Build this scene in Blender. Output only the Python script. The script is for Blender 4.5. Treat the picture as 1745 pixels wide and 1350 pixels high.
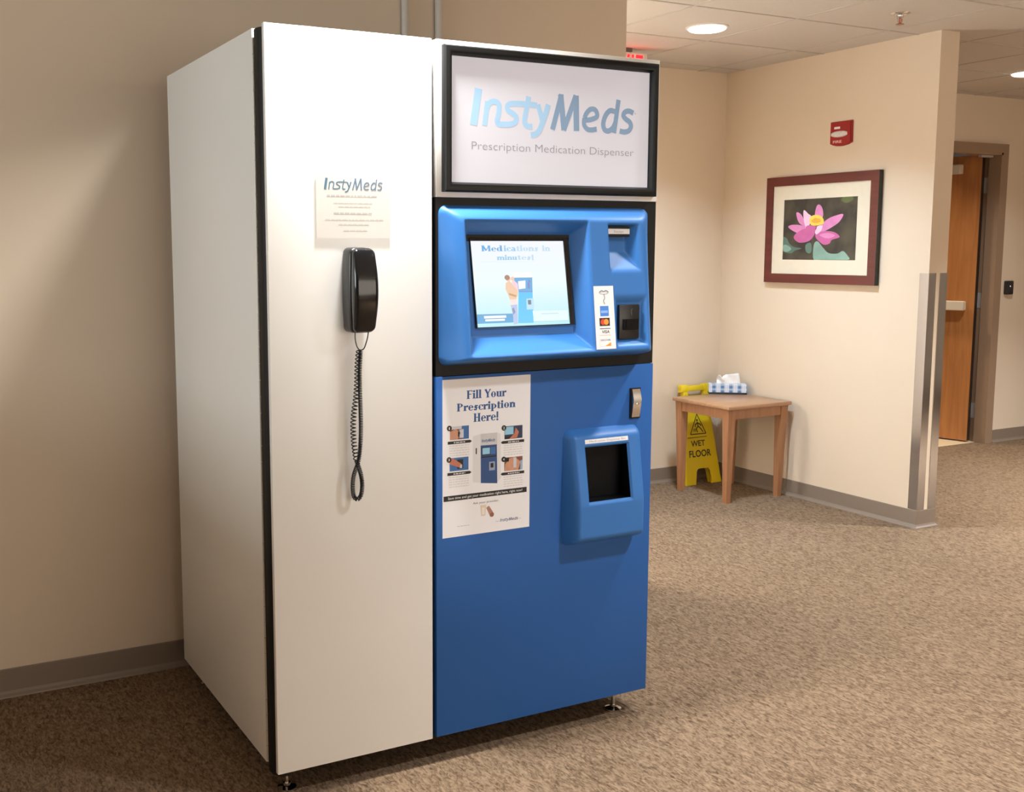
import bpy, bmesh, math, random
from mathutils import Vector, Matrix
random.seed(7)
scene = bpy.context.scene
for o in list(bpy.data.objects): bpy.data.objects.remove(o)
COL = scene.collection

# ---------------------------------------------------------------- camera
F_PX, IMG_W, IMG_H = 1841.66, 1745.0, 1350.0
SX, SY = -157.65, -29.77                       # principal point offset of the cropped photograph
YAW, PITCH, ROLL = -0.4745, -0.1194, -0.0031
cam_d = bpy.data.cameras.new('camera'); cam = bpy.data.objects.new('camera', cam_d); COL.objects.link(cam)
cam_d.sensor_fit = 'HORIZONTAL'; cam_d.sensor_width = 36.0
cam_d.lens = 36.0*F_PX/IMG_W
cam_d.shift_x = -SX/IMG_W; cam_d.shift_y = SY/IMG_W
cam_d.clip_start = 0.05; cam_d.clip_end = 100
fwd = Vector((-math.sin(YAW)*math.cos(PITCH), math.cos(YAW)*math.cos(PITCH), math.sin(PITCH)))
rgt = Vector((math.cos(YAW), math.sin(YAW), 0)); up = rgt.cross(fwd)
r2 = math.cos(ROLL)*rgt + math.sin(ROLL)*up; u2 = -math.sin(ROLL)*rgt + math.cos(ROLL)*up
m = Matrix((r2, u2, -fwd)).transposed().to_4x4(); m.translation = Vector((-0.9006, -2.5749, 1.4512))
cam.matrix_world = m
scene.camera = cam
scene.view_settings.view_transform = 'Standard'; scene.view_settings.look = 'None'
scene.view_settings.gamma = 1.0; scene.view_settings.use_curve_mapping = False
scene.view_settings.exposure = 0.0

# ---------------------------------------------------------------- world and lights
world = bpy.data.worlds.new('world'); scene.world = world; world.use_nodes = True
bg = world.node_tree.nodes['Background']; bg.inputs[0].default_value = (0.92, 0.96, 1.0, 1); bg.inputs[1].default_value = 0.05
ZC = 2.5155
WARM = (0.985, 0.995, 0.98)
def downlight(x, y, power, size=0.17, spread=125, z=ZC-0.020, color=WARM):
    d = bpy.data.lights.new('downlight_lamp', 'AREA'); d.shape = 'DISK'; d.size = size
    d.energy = power; d.color = color; d.spread = math.radians(spread)
    o = bpy.data.objects.new('downlight_lamp', d); COL.objects.link(o); o.location = (x, y, z); return o
downlight(0.31, -0.10, 31)
downlight(2.82, 1.60, 28, color=(0.76, 0.98, 1.18))
downlight(5.55, 1.78, 17, color=(0.95, 1.0, 1.02))
downlight(2.05, -0.30, 20)
downlight(1.5, -1.45, 27, color=(0.95, 1.0, 1.05))
downlight(5.55, -0.3, 140)
downlight(0.31, -4.4, 40)
downlight(3.0, -4.4, 180)
def window_or_fill_light(loc, rot, sx, sy, power, color):
    d = bpy.data.lights.new('window_or_fill_daylight', 'AREA'); d.shape = 'RECTANGLE'; d.size = sx; d.size_y = sy
    d.energy = power; d.color = color
    o = bpy.data.objects.new('window_or_fill_daylight', d); COL.objects.link(o); o.location = loc; o.rotation_euler = rot; return o
# daylight through the rear corridor window and the left window, plus an added fill
window_or_fill_light((0.8, 2.60, 1.15), (math.radians(90), 0, 0), 1.2, 1.7, 190, (0.84, 0.95, 1.05))
window_or_fill_light((-4.9, -0.3, 1.9), (math.radians(90), 0, math.radians(-90)), 2.4, 1.0, 85, (0.88, 1.0, 1.05))
window_or_fill_light((2.4, -6.9, 1.5), (math.radians(90), 0, math.radians(180)), 6.5, 1.8, 215, (0.88, 0.97, 1.06))  # unseen fill added behind the camera to brighten surfaces facing it

# ---------------------------------------------------------------- helpers
def srgb(r, g, b):
    f = lambda c: c/12.92 if c <= 0.04045 else ((c+0.055)/1.055)**2.4
    return (f(r/255), f(g/255), f(b/255), 1.0)
MATS = {}
def mat(name, col, rough=0.5, metal=0.0, spec=0.5, noise=0.04, nscale=30, bump=0.0, bscale=300, emit=None, coat=0.0):
    if name in MATS: return MATS[name]
    m = bpy.data.materials.new(name); m.use_nodes = True; nt = m.node_tree; b = nt.nodes['Principled BSDF']
    b.inputs['Roughness'].default_value = rough; b.inputs['Metallic'].default_value = metal
    b.inputs['Specular IOR Level'].default_value = spec; b.inputs['Coat Weight'].default_value = coat
    c = col if len(col) == 4 else (*col, 1)
    tc = nt.nodes.new('ShaderNodeTexCoord')
    if noise > 0:
        n = nt.nodes.new('ShaderNodeTexNoise'); n.inputs['Scale'].default_value = nscale; n.inputs['Detail'].default_value = 3
        nt.links.new(tc.outputs['Object'], n.inputs['Vector'])
        mx = nt.nodes.new('ShaderNodeMix'); mx.data_type = 'RGBA'
        mx.inputs[6].default_value = tuple(v*(1-noise) for v in c[:3])+(1,)
        mx.inputs[7].default_value = tuple(min(1, v*(1+noise)) for v in c[:3])+(1,)
        nt.links.new(n.outputs['Fac'], mx.inputs[0]); nt.links.new(mx.outputs[2], b.inputs['Base Color'])
    else: b.inputs['Base Color'].default_value = c
    if bump > 0:
        n2 = nt.nodes.new('ShaderNodeTexNoise'); n2.inputs['Scale'].default_value = bscale; n2.inputs['Detail'].default_value = 2
        nt.links.new(tc.outputs['Object'], n2.inputs['Vector'])
        bp = nt.nodes.new('ShaderNodeBump'); bp.inputs['Strength'].default_value = bump; bp.inputs['Distance'].default_value = 0.002
        nt.links.new(n2.outputs['Fac'], bp.inputs['Height']); nt.links.new(bp.outputs['Normal'], b.inputs['Normal'])
    if emit:
        b.inputs['Emission Color'].default_value = emit[0] if len(emit[0]) == 4 else (*emit[0], 1)
        b.inputs['Emission Strength'].default_value = emit[1]
    MATS[name] = m; return m

def link(name, bm, mats, parent=None, smooth=False, angle=None, keep=False):
    if not keep: bmesh.ops.recalc_face_normals(bm, faces=bm.faces[:])
    me = bpy.data.meshes.new(name); bm.to_mesh(me); bm.free()
    for mm in (mats if isinstance(mats, (list, tuple)) else [mats]): me.materials.append(mm)
    if smooth:
        for p in me.polygons: p.use_smooth = True
        if angle is not None: me.set_sharp_from_angle(angle=math.radians(angle))
    o = bpy.data.objects.new(name, me); COL.objects.link(o)
    if parent: o.parent = parent; o.matrix_parent_inverse = parent.matrix_world.inverted()
    return o
def thing(name, label, cat, loc, group=None):
    o = bpy.data.objects.new(name, None); o.empty_display_size = 0.1; COL.objects.link(o)
    o.location = loc; o.matrix_world = Matrix.Translation(loc); o['label'] = label; o['category'] = cat
    if group: o['group'] = group
    return o
def tag(o, label, cat, group=None):
    o['label'] = label; o['category'] = cat
    if group: o['group'] = group
    return o
def struct(o, label=None):
    o['kind'] = 'structure'
    if label: o['label'] = label
    return o
def box(bm, x0, x1, y0, y1, z0, z1, bevel=0.0, seg=2, mi=0):
    v = [bm.verts.new(p) for p in ((x0,y0,z0),(x1,y0,z0),(x1,y1,z0),(x0,y1,z0),(x0,y0,z1),(x1,y0,z1),(x1,y1,z1),(x0,y1,z1))]
    fs = [bm.faces.new([v[i] for i in q]) for q in ((0,3,2,1),(4,5,6,7),(0,1,5,4),(1,2,6,5),(2,3,7,6),(3,0,4,7))]
    for f in fs: f.material_index = mi
    if bevel > 0:
        es = list({e for f in fs for e in f.edges})
        r = bmesh.ops.bevel(bm, geom=es, offset=bevel, segments=seg, affect='EDGES', profile=0.5)
        for f in r['faces']: f.material_index = mi
    return v
def B(name, dims, mats, parent=None, bevel=0.0, seg=2):
    bm = bmesh.new(); box(bm, *dims, bevel=bevel, seg=seg)
    return link(name, bm, mats, parent, smooth=bevel > 0, angle=35)
def prism(bm, pts, a, b, axis='y', mi=0):
    """polygon pts in the plane normal to axis, extruded from a to b"""
    def P(p, t):
        if axis == 'y': return (p[0], t, p[1])
        if axis == 'x': return (t, p[0], p[1])
        return (p[0], p[1], t)
    A = [bm.verts.new(P(p, a)) for p in pts]; Bv = [bm.verts.new(P(p, b)) for p in pts]
    n = len(pts); fs = [bm.faces.new(A), bm.faces.new(Bv[::-1])]
    for i in range(n): fs.append(bm.faces.new([A[i], Bv[i], Bv[(i+1) % n], A[(i+1) % n]]))
    for f in fs: f.material_index = mi
    return fs
def rrect(x0, x1, y0, y1, r, n=5):
    out = []
    for cx, cy, a0 in ((x1-r, y1-r, 0), (x0+r, y1-r, 90), (x0+r, y0+r, 180), (x1-r, y0+r, 270)):
        for i in range(n+1):
            a = math.radians(a0+90*i/n); out.append((cx+r*math.cos(a), cy+r*math.sin(a)))
    return out
def loft(bm, rings, cap=True, mi=0, closed=True):
    V = [[bm.verts.new(p) for p in r] for r in rings]; n = len(V[0])
    for a, b in zip(V[:-1], V[1:]):
        for i in range(n if closed else n-1):
            f = bm.faces.new([a[i], a[(i+1) % n], b[(i+1) % n], b[i]]); f.material_index = mi
    if cap:
        f = bm.faces.new(V[0][::-1]); f.material_index = mi
        f = bm.faces.new(V[-1]); f.material_index = mi
def lathe(bm, prof, c, n=24, axis='z', mi=0, a0=0.0):
    rings = []
    for r, h in prof:
        ring = []
        for i in range(n):
            a = a0+2*math.pi*i/n; p = (r*math.cos(a), r*math.sin(a))
            if axis == 'z': ring.append((c[0]+p[0], c[1]+p[1], c[2]+h))
            elif axis == 'y': ring.append((c[0]+p[0], c[1]+h, c[2]+p[1]))
            else: ring.append((c[0]+h, c[1]+p[0], c[2]+p[1]))
        rings.append(ring)
    loft(bm, rings, mi=mi)
def tube(bm, pts, rad, n=6, cap=True, mi=0):
    pts = [Vector(p) for p in pts]; rings = []
    t0 = (pts[1]-pts[0]).normalized(); nrm = t0.orthogonal().normalized()
    for i, p in enumerate(pts):
        t = (pts[min(i+1, len(pts)-1)]-pts[max(i-1, 0)]).normalized()
        nrm = (nrm - t*nrm.dot(t)).normalized(); bi = t.cross(nrm)
        r = rad[i] if isinstance(rad, (list, tuple)) else rad
        rings.append([p+r*(math.cos(2*math.pi*k/n)*nrm+math.sin(2*math.pi*k/n)*bi) for k in range(n)])
    loft(bm, rings, cap, mi)
def catmull(P, k=6, closed=False):
    P = [tuple(p) for p in P]; out = []; n = len(P)
    for i in range(n-1 if not closed else n):
        p0 = P[max(i-1, 0)] if not closed else P[i-1]; p1 = P[i]; p2 = P[(i+1) % n]; p3 = P[min(i+2, n-1)] if not closed else P[(i+2) % n]
        for j in range(k):
            t = j/k
            out.append(tuple(0.5*((2*b)+(-a+c)*t+(2*a-5*b+4*c-d)*t*t+(-a+3*b-3*c+d)*t**3) for a, b, c, d in zip(p0, p1, p2, p3)))
    if not closed: out.append(P[-1])
    return out

_font_cache = {}
def text_faces(s, bold=0.0):
    key = (s, bold)
    if key in _font_cache: return _font_cache[key]
    c = bpy.data.curves.new('t', 'FONT'); c.body = s; c.size = 1.0; c.offset = bold; c.fill_mode = 'FRONT'; c.resolution_u = 4
    o = bpy.data.objects.new('t', c); COL.objects.link(o)
    dg = bpy.context.evaluated_depsgraph_get(); dg.update()
    me = o.evaluated_get(dg).to_mesh()
    vs = [(v.co.x, v.co.y) for v in me.vertices]; fs = [tuple(p.vertices) for p in me.polygons]
    o.evaluated_get(dg).to_mesh_clear(); bpy.data.objects.remove(o); bpy.data.curves.remove(c)
    _font_cache[key] = (vs, fs); return vs, fs

class Flat:
    """printed matter: polygons lying on a plane, a few tenths of a millimetre above one another"""
    def __init__(s, o, u, v, n): s.o, s.u, s.v, s.n = Vector(o), Vector(u), Vector(v), Vector(n); s.bm = bmesh.new(); s.mats = []
    def mi(s, m):
        if m not in s.mats: s.mats.append(m)
        return s.mats.index(m)
    def P(s, p, l): return s.o+s.u*p[0]+s.v*p[1]+s.n*(0.00006*l)
    def poly(s, pts, m, l=1):
        vs = [s.bm.verts.new(s.P(p, l)) for p in pts]
        f = s.bm.faces.new(vs); f.material_index = s.mi(m)
        f.normal_update()
        if f.normal.dot(s.n) < 0: f.normal_flip()
        if len(pts) > 4: bmesh.ops.triangulate(s.bm, faces=[f])
    def rect(s, x0, x1, y0, y1, m, l=1): s.poly([(x0,y0),(x1,y0),(x1,y1),(x0,y1)], m, l)
    def disc(s, x, y, r, m, l=1, n=24, ry=None): s.poly([(x+r*math.cos(2*math.pi*i/n), y+(ry or r)*math.sin(2*math.pi*i/n)) for i in range(n)], m, l)
    def text(s, t, x0, x1, y0, h, m, l=2, bold=0.0, shear=0.0, capref=None):
        """text fitted so it spans x0..x1, baseline y0, cap height h"""
        vs, fs = text_faces(t, bold)
        mnx = min(v[0] for v in vs); mxx = max(v[0] for v in vs)
        sx = (x1-x0)/(mxx-mnx); cap = 0.73; sy = h/cap; k = s.mi(m)
        bv = [s.bm.verts.new(s.P((x0+(vx-mnx)*sx+shear*vy*sy, y0+vy*sy), l)) for vx, vy in vs]
        for f in fs:
            ff = s.bm.faces.new([bv[i] for i in f]); ff.material_index = k; ff.normal_update()
            if ff.normal.dot(s.n) < 0: ff.normal_flip()
    def stroke(s, P, w, m, l=2, smooth=True):
        if smooth and len(P) > 2: P = catmull(P, 5)
        P = [Vector((p[0], p[1])) for p in P]; L = []; R = []
        for i, p in enumerate(P):
            a = (P[i]-P[i-1]).normalized() if i else None; b = (P[i+1]-P[i]).normalized() if i < len(P)-1 else None
            t = ((a or b)+(b or a)); t = (b or a) if t.length < 1e-4 else t.normalized()
            n = Vector((-t.y, t.x)); k = w/2
            if a and b: k = min(w/2/max(0.3, n.dot(Vector((-b.y, b.x)))), w*1.1)
            L.append(p+n*k); R.append(p-n*k)
        for i in range(len(P)-1): s.poly([L[i], L[i+1], R[i+1], R[i]], m, l)
    def bars(s, x0, x1, y0, y1, n, m, l=2, seed=1, dens=0.85):
        """lines of print too small to read"""
        rd = random.Random(seed); pitch = (y1-y0)/n
        for i in range(n):
            y = y1-(i+0.7)*pitch; x = x0
            while x < x1-0.001:
                w = min(rd.uniform(0.004, 0.011), x1-x)
                s.rect(x, x+w, y, y+pitch*0.42, m, l); x += w+0.002
    def link(s, name, parent=None): return link(name, s.bm, s.mats, parent, keep=True)

# ---------------------------------------------------------------- materials
def wall_material():
    return mat('beige_wall_paint', (0.71, 0.592, 0.465), rough=0.75, spec=0.25, noise=0.02, nscale=4, bump=0.06, bscale=420)
M_wall = wall_material()
M_base = mat('taupe_rubber', srgb(130, 115, 102), rough=0.45, noise=0.03)
M_white = mat('white_laminate', (0.82, 0.80, 0.765), rough=0.38, spec=0.5, noise=0.012, nscale=6)
M_black = mat('black_powdercoat', (0.009, 0.008, 0.0075), rough=0.5, spec=0.25, noise=0.1)
M_gloss = mat('black_gloss_plastic', (0.008, 0.008, 0.009), rough=0.09, noise=0.0)
M_cord = mat('black_cord_vinyl', (0.010, 0.013, 0.016), rough=0.3, noise=0.0)
M_bluedoor = mat('blue_painted_steel', (0.021, 0.108, 0.36), rough=0.5, spec=0.3, noise=0.03, nscale=8)
M_blueplast = mat('blue_moulded_plastic', (0.038, 0.165, 0.46), rough=0.42, spec=0.32, noise=0.02, nscale=10)
M_chrome = mat('chrome', (0.75, 0.74, 0.72), rough=0.12, metal=1, noise=0)
M_steel = mat('stainless_steel', (0.52, 0.54, 0.60), rough=0.14, metal=1, noise=0.05, nscale=3)
M_paper = mat('white_paper', (0.82, 0.81, 0.82), rough=0.55, noise=0.01)
M_printblue = mat('print_blue', srgb(45, 92, 148), rough=0.5, noise=0)
M_printblack = mat('print_black', (0.012, 0.012, 0.012), rough=0.5, noise=0)
M_printgrey = mat('print_grey', srgb(186, 186, 190), rough=0.6, noise=0)
M_printfaint = mat('print_faint_grey', srgb(220, 218, 215), rough=0.6, noise=0)
M_printwhite = mat('print_white', (0.8, 0.8, 0.8), rough=0.5, noise=0)

def carpet_material():
    m = bpy.data.materials.new('patterned_loop_carpet'); m.use_nodes = True; nt = m.node_tree; b = nt.nodes['Principled BSDF']
    b.inputs['Roughness'].default_value = 0.95; b.inputs['Specular IOR Level'].default_value = 0.1
    tc = nt.nodes.new('ShaderNodeTexCoord')
    def noise(sx, sy, rot, sc, det, dist):
        mp = nt.nodes.new('ShaderNodeMapping'); mp.inputs['Scale'].default_value = (sx, sy, 1); mp.inputs['Rotation'].default_value = (0, 0, rot)
        nt.links.new(tc.outputs['Object'], mp.inputs['Vector'])
        n = nt.nodes.new('ShaderNodeTexNoise'); n.inputs['Scale'].default_value = sc; n.inputs['Detail'].default_value = det
        n.inputs['Distortion'].default_value = dist; n.inputs['Roughness'].default_value = 0.55
        nt.links.new(mp.outputs[0], n.inputs['Vector']); return n.outputs['Fac']
    def math_(op, a, bb):
        n = nt.nodes.new('ShaderNodeMath'); n.operation = op
        for i, v in enumerate((a, bb)):
            if isinstance(v, (int, float)): n.inputs[i].default_value = v
            else: nt.links.new(v, n.inputs[i])
        return n.outputs[0]
    a = noise(1.0, 0.34, 0.12, 88, 2.5, 1.5); c = noise(1.0, 0.36, -0.40, 120, 2.0, 1.0); fine = noise(1, 1, 0, 420, 2, 0); big = noise(1, 1, 0, 2.2, 2, 0)
    s = math_('ADD', math_('MULTIPLY', a, 0.6), math_('MULTIPLY', c, 0.4))
    s = math_('ADD', s, math_('MULTIPLY', math_('SUBTRACT', fine, 0.5), 0.16))
    s = math_('ADD', s, math_('MULTIPLY', math_('SUBTRACT', big, 0.5), 0.06))
    cr = nt.nodes.new('ShaderNodeValToRGB'); e = cr.color_ramp.elements
    e[0].position = 0.35; e[0].color = (0.080, 0.049, 0.029, 1); e[1].position = 0.65; e[1].color = (0.300, 0.206, 0.132, 1)
    x = e.new(0.45); x.color = (0.158, 0.103, 0.063, 1); x = e.new(0.54); x.color = (0.228, 0.154, 0.097, 1)
    nt.links.new(s, cr.inputs[0]); nt.links.new(cr.outputs[0], b.inputs['Base Color'])
    bp = nt.nodes.new('ShaderNodeBump'); bp.inputs['Strength'].default_value = 0.5; bp.inputs['Distance'].default_value = 0.004
    nt.links.new(s, bp.inputs['Height']); nt.links.new(bp.outputs['Normal'], b.inputs['Normal'])
    return m
def ceiling_material():
    m = bpy.data.materials.new('acoustic_ceiling_tile'); m.use_nodes = True; nt = m.node_tree; b = nt.nodes['Principled BSDF']
    b.inputs['Roughness'].default_value = 0.9; b.inputs['Specular IOR Level'].default_value = 0.1
    tc = nt.nodes.new('ShaderNodeTexCoord'); n = nt.nodes.new('ShaderNodeTexNoise'); n.inputs['Scale'].default_value = 160; n.inputs['Detail'].default_value = 4
    nt.links.new(tc.outputs['Object'], n.inputs['Vector'])
    cr = nt.nodes.new('ShaderNodeValToRGB'); cr.color_ramp.elements[0].color = (0.55, 0.50, 0.46, 1); cr.color_ramp.elements[1].color = (0.63, 0.58, 0.53, 1)
    nt.links.new(n.outputs['Fac'], cr.inputs[0]); nt.links.new(cr.outputs[0], b.inputs['Base Color'])
    bp = nt.nodes.new('ShaderNodeBump'); bp.inputs['Strength'].default_value = 0.12; bp.inputs['Distance'].default_value = 0.002
    nt.links.new(n.outputs['Fac'], bp.inputs['Height']); nt.links.new(bp.outputs['Normal'], b.inputs['Normal'])
    return m
def wood_material(name, c1, c2, rough=0.4, scale=9.0, axis=2):
    m = bpy.data.materials.new(name); m.use_nodes = True; nt = m.node_tree; b = nt.nodes['Principled BSDF']
    b.inputs['Roughness'].default_value = rough
    tc = nt.nodes.new('ShaderNodeTexCoord'); mp = nt.nodes.new('ShaderNodeMapping')
    s = [scale]*3; s[axis] = scale*0.08; mp.inputs['Scale'].default_value = s
    n = nt.nodes.new('ShaderNodeTexNoise'); n.inputs['Scale'].default_value = 6; n.inputs['Detail'].default_value = 6; n.inputs['Distortion'].default_value = 0.6
    nt.links.new(tc.outputs['Object'], mp.inputs[0]); nt.links.new(mp.outputs[0], n.inputs['Vector'])
    cr = nt.nodes.new('ShaderNodeValToRGB'); cr.color_ramp.elements[0].position = 0.3; cr.color_ramp.elements[1].position = 0.7
    cr.color_ramp.elements[0].color = c1; cr.color_ramp.elements[1].color = c2
    nt.links.new(n.outputs['Fac'], cr.inputs[0]); nt.links.new(cr.outputs[0], b.inputs['Base Color'])
    return m

# ---------------------------------------------------------------- the room
YW, XNW = 1.059, 1.914                     # wall behind the machine and its free end
XR, YRE, XR2 = 3.899, 1.128, 4.034         # right wall, its free end, its other face
YF, YD = 2.62, 2.565                       # far wall, wall with the door
BH = 0.094
B_ = B
struct(B('floor', (-6, 9, -8, YD+0.06, -0.1, 0.0), carpet_material()))
struct(B('ceiling', (-6, 9, -8, 3.2, ZC, ZC+0.1), ceiling_material()))
struct(B('wall_back', (-6, XNW, YW, YW+0.14, 0, ZC), M_wall))
struct(B('wall_far', (-6, XR, YF, YF+0.12, 0, ZC), M_wall))
struct(B('wall_right', (XR, XR2, YRE, YF+0.12, 0, ZC), M_wall))
DX0, DX1, DH = 5.53, 6.46, 2.125           # door opening
struct(B('wall_front', (-5.1, 9, -7.12, -7.0, 0, ZC), M_wall))
struct(B('wall_left', (-5.12, -5.0, -7.0, YF+0.1, 0, ZC), M_wall))
struct(B('wall_right_end', (8.9, 9.0, -7.0, YD+0.14, 0, ZC), M_wall))
struct(B('wall_low_light_blocker', (-1.6, -1.5, -1.6, YW, 0, 1.15), M_wall))  # unseen partition, added to block left window light near the floor
bm = bmesh.new()
prism(bm, [(XR2, 0), (DX0-0.012, 0), (DX0-0.012, DH+0.012), (DX1+0.012, DH+0.012), (DX1+0.012, 0), (9, 0), (9, ZC), (XR2, ZC)], YD, YD+0.14, 'y')
struct(link('wall_door_side', bm, M_wall))
def baseboard(name, p0, p1, n):
    """cove base along p0-p1, thickness towards n"""
    p0, p1, n = Vector((*p0, 0)), Vector((*p1, 0)), Vector((*n, 0)); bm = bmesh.new()
    prof = [(0, 0), (0.017, 0), (0.016, 0.004), (0.009, 0.011), (0.005, 0.020), (0.0045, BH-0.003), (0.003, BH), (0, BH)]
    loft(bm, [[p+n*a+Vector((0, 0, h)) for a, h in prof] for p in (p0, p1)])
    return struct(link(name, bm, M_base))
baseboard('baseboard_back', (-6, YW), (XNW, YW), (0, -1))
baseboard('baseboard_far', (XNW-4, YF), (XR, YF), (0, -1))
bm = bmesh.new(); rings = []
prof = [(0, 0), (0.017, 0), (0.016, 0.004), (0.009, 0.011), (0.005, 0.020), (0.0045, BH-0.003), (0.003, BH), (0, BH)]
for (x, y), (nx, ny) in (((XR, YF), (-1, 0)), ((XR, YRE), (-1, -1)), ((XR2, YRE), (1, -1)), ((XR2, YD), (1, 0))):
    rings.append([(x+nx*a, y+ny*a, h) for a, h in prof])
loft(bm, rings); struct(link('baseboard_right', bm, M_base))
baseboard('baseboard_door_side', (6.54, YD), (9, YD), (0, -1))
# suspended ceiling grid, as thin tees
bm = bmesh.new()
for i in range(-12, 11):
    x = 2.440+0.6165*i
    box(bm, x-0.007, x+0.007, -8, 3.0, ZC-0.0025, ZC+0.01)
for i in range(-14, 3):
    y = 1.263+0.606*i
    box(bm, -6, 9, y-0.007, y+0.007, ZC-0.0024, ZC+0.01)
struct(link('trim_1', bm, mat('ceiling_grid_enamel', (0.50, 0.45, 0.41), rough=0.7, noise=0.02)))
# room beyond the door
struct(B('floor_beyond', (DX0-1.2, 8, YD+0.06, YD+3.2, -0.1, 0.001), mat('cream_vinyl_tile', srgb(226, 205, 170), rough=0.3, noise=0.03)))
struct(B('wall_beyond', (DX0-1.2, 8, YD+3.0, YD+3.1, 0, ZC), mat('tan_wall_paint', srgb(214, 170, 120), rough=0.8)))
downlight(5.7, YD+0.9, 16, z=ZC-0.1, color=(1.0, 0.78, 0.5))

# ---------------------------------------------------------------- door
door = thing('door_1', 'open orange-brown wooden door in a taupe metal frame', 'door', (DX1, YD, 0))
del door['category']; struct(door)
M_frame = mat('taupe_metal_frame', srgb(150, 124, 102), rough=0.4, noise=0.02)
M_doorwood = wood_material('orange_brown_veneer', srgb(160, 102, 56), srgb(182, 122, 70), rough=0.35, scale=5)
M_alu = mat('almond_painted_metal', srgb(214, 200, 178), rough=0.35, noise=0.01)
bm = bmesh.new()
fo = 0.022; FW = 0.046
outer = [(DX0-FW, 0), (DX0-FW, DH+FW+0.016), (DX1+FW+0.016, DH+FW+0.016), (DX1+FW+0.016, 0), (DX1, 0), (DX1, DH), (DX0, DH), (DX0, 0)]
prism(bm, outer, YD-fo, YD+0.165, 'y')
box(bm, DX1-0.016, DX1+0.0005, YD-fo, YD+0.075, 0, DH); box(bm, DX0-0.0005, DX0+0.016, YD-fo, YD+0.075, 0, DH); box(bm, DX0, DX1, YD-fo, YD+0.075, DH-0.016, DH+0.0005)
link('door_frame', bm, M_frame, door)
# leaf: hinged on the right jamb, swung away from us
hp = Vector((6.385, YD+0.085, 0)); dirv = Vector((-0.2535, 0.9673, 0)).normalized(); nv = Vector((dirv.y, -dirv.x, 0))   # nv points to +x
def leafbox(bm, a0, a1, t0, t1, z0, z1, bevel=0):
    n0 = len(bm.verts); v = []
    b2 = bmesh.new(); box(b2, a0, a1, t0, t1, z0, z1, bevel=bevel)
    mp = {}
    for w in b2.verts: mp[w] = bm.verts.new(hp+dirv*w.co.x+nv*w.co.y+Vector((0, 0, w.co.z)))
    for f in b2.faces: bm.faces.new([mp[w] for w in f.verts])
    b2.free()
bm = bmesh.new(); leafbox(bm, 0, 0.90, 0, 0.045, 0.012, DH-0.008)
leaf = link('door_leaf', bm, M_doorwood, door)
bm = bmesh.new(); leafbox(bm, -0.0015, 0.0, -0.0005, 0.046, 0.012, DH-0.008); link('shaded_hinge_edge', bm, mat('stained_shaded_edge', (0.025, 0.013, 0.008), rough=0.5), leaf)  # dark strip over the leaf edge: stain plus the gap's painted-in shade
bm = bmesh.new(); leafbox(bm, 0.055, 0.82, -0.060, -0.020, 0.985, 1.055, 0.006); leafbox(bm, 0.060, 0.14, -0.03, 0.0, 0.99, 1.05); leafbox(bm, 0.72, 0.80, -0.03, 0, 0.99, 1.05)
link('exit_bar', bm, M_alu, leaf)
bm = bmesh.new(); leafbox(bm, 0.13, 0.45, -0.060, 0.0, 1.985, 2.055, 0.006)
link('door_closer', bm, M_alu, leaf)
M_hinge = mat('satin_steel_hinge', (0.62, 0.61, 0.60), rough=0.4, metal=0.5, noise=0)
for hz in (1.90, 1.06, 0.235):
    bm = bmesh.new()
    box(bm, DX1-0.0025, DX1+0.0005, YD+0.078, YD+0.158, hz-0.056, hz+0.056)
    lathe(bm, [(0.0, -0.058), (0.0075, -0.058), (0.0075, 0.058), (0.0, 0.058)], (DX1-0.010, YD+0.158, hz), 12)
    lathe(bm, [(0.0, -0.056), (0.0045, -0.056), (0.0045, 0.056), (0.0, 0.056)], (DX1-0.006, YD+0.120, hz), 8)
    box(bm, 6.392, DX1-0.008, YD+0.155, YD+0.159, hz-0.056, hz+0.056)
    link('hinge', bm, M_hinge, door, True, 40)
bm = bmesh.new(); box(bm, 6.30, 6.43, YD+0.035, YD+0.06, DH-0.030, DH-0.017); link('pivot_cover', bm, M_hinge, door)
o = B('card_reader', (6.583, 6.672, YD-0.022, YD, 1.103, 1.205), mat('dark_reader_plastic', (0.02, 0.02, 0.022), rough=0.4), None, 0.008)
tag(o, 'small black access card reader on the wall right of the door', 'card reader')
bm = bmesh.new(); lathe(bm, [(0.0, -0.0225), (0.004, -0.0245), (0.004, -0.02), (0, -0.02)], (6.628, YD, 1.165), 12, 'y')
link('indicator_lamp', bm, mat('indicator_led', (0.5, 0.5, 0.5), emit=((1, 1, 1), 0.6), noise=0), o)

# ---------------------------------------------------------------- stainless corner guards
def guard(name, cx, cy, sx, label, z0=BH+0.002, z1=1.321, leg=0.052, legx=0.052):
    t = 0.003; bm = bmesh.new()
    a = -sx   # leg direction along x
    pts = [(cx+sx*t, cy-t), (cx+sx*t, cy+leg), (cx, cy+leg), (cx, cy), (cx-sx*legx, cy), (cx-sx*legx, cy-t)]
    prism(bm, pts, z0, z1, 'z')
    o = link(name, bm, M_steel); tag(o, label, 'corner guard'); return o
guard('corner_guard', XR, YRE, -1, 'stainless steel corner guard on the wall end, nearer the small table')
guard('corner_guard', XR2, YRE, 1, 'stainless steel corner guard on the wall end, nearer the brown door')

# ---------------------------------------------------------------- conduits above the machine
M_cond = mat('grey_white_painted_conduit', (0.62, 0.57, 0.52), rough=0.5)
for x, lb in ((0.905, 'thin pale conduit pipe on the wall above the tall white door panel'), (1.043, 'thicker pale conduit pipe on the wall above the gap between the panels')):
    bm = bmesh.new(); r = 0.013 if x < 1 else 0.0145
    lathe(bm, [(0, 1.4), (r, 1.4), (r, ZC), (0, ZC)], (x, YW-r, 0), 16)
    tag(link('conduit_pipe', bm, M_cond, None, True, 40), lb, 'pipe')

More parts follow.
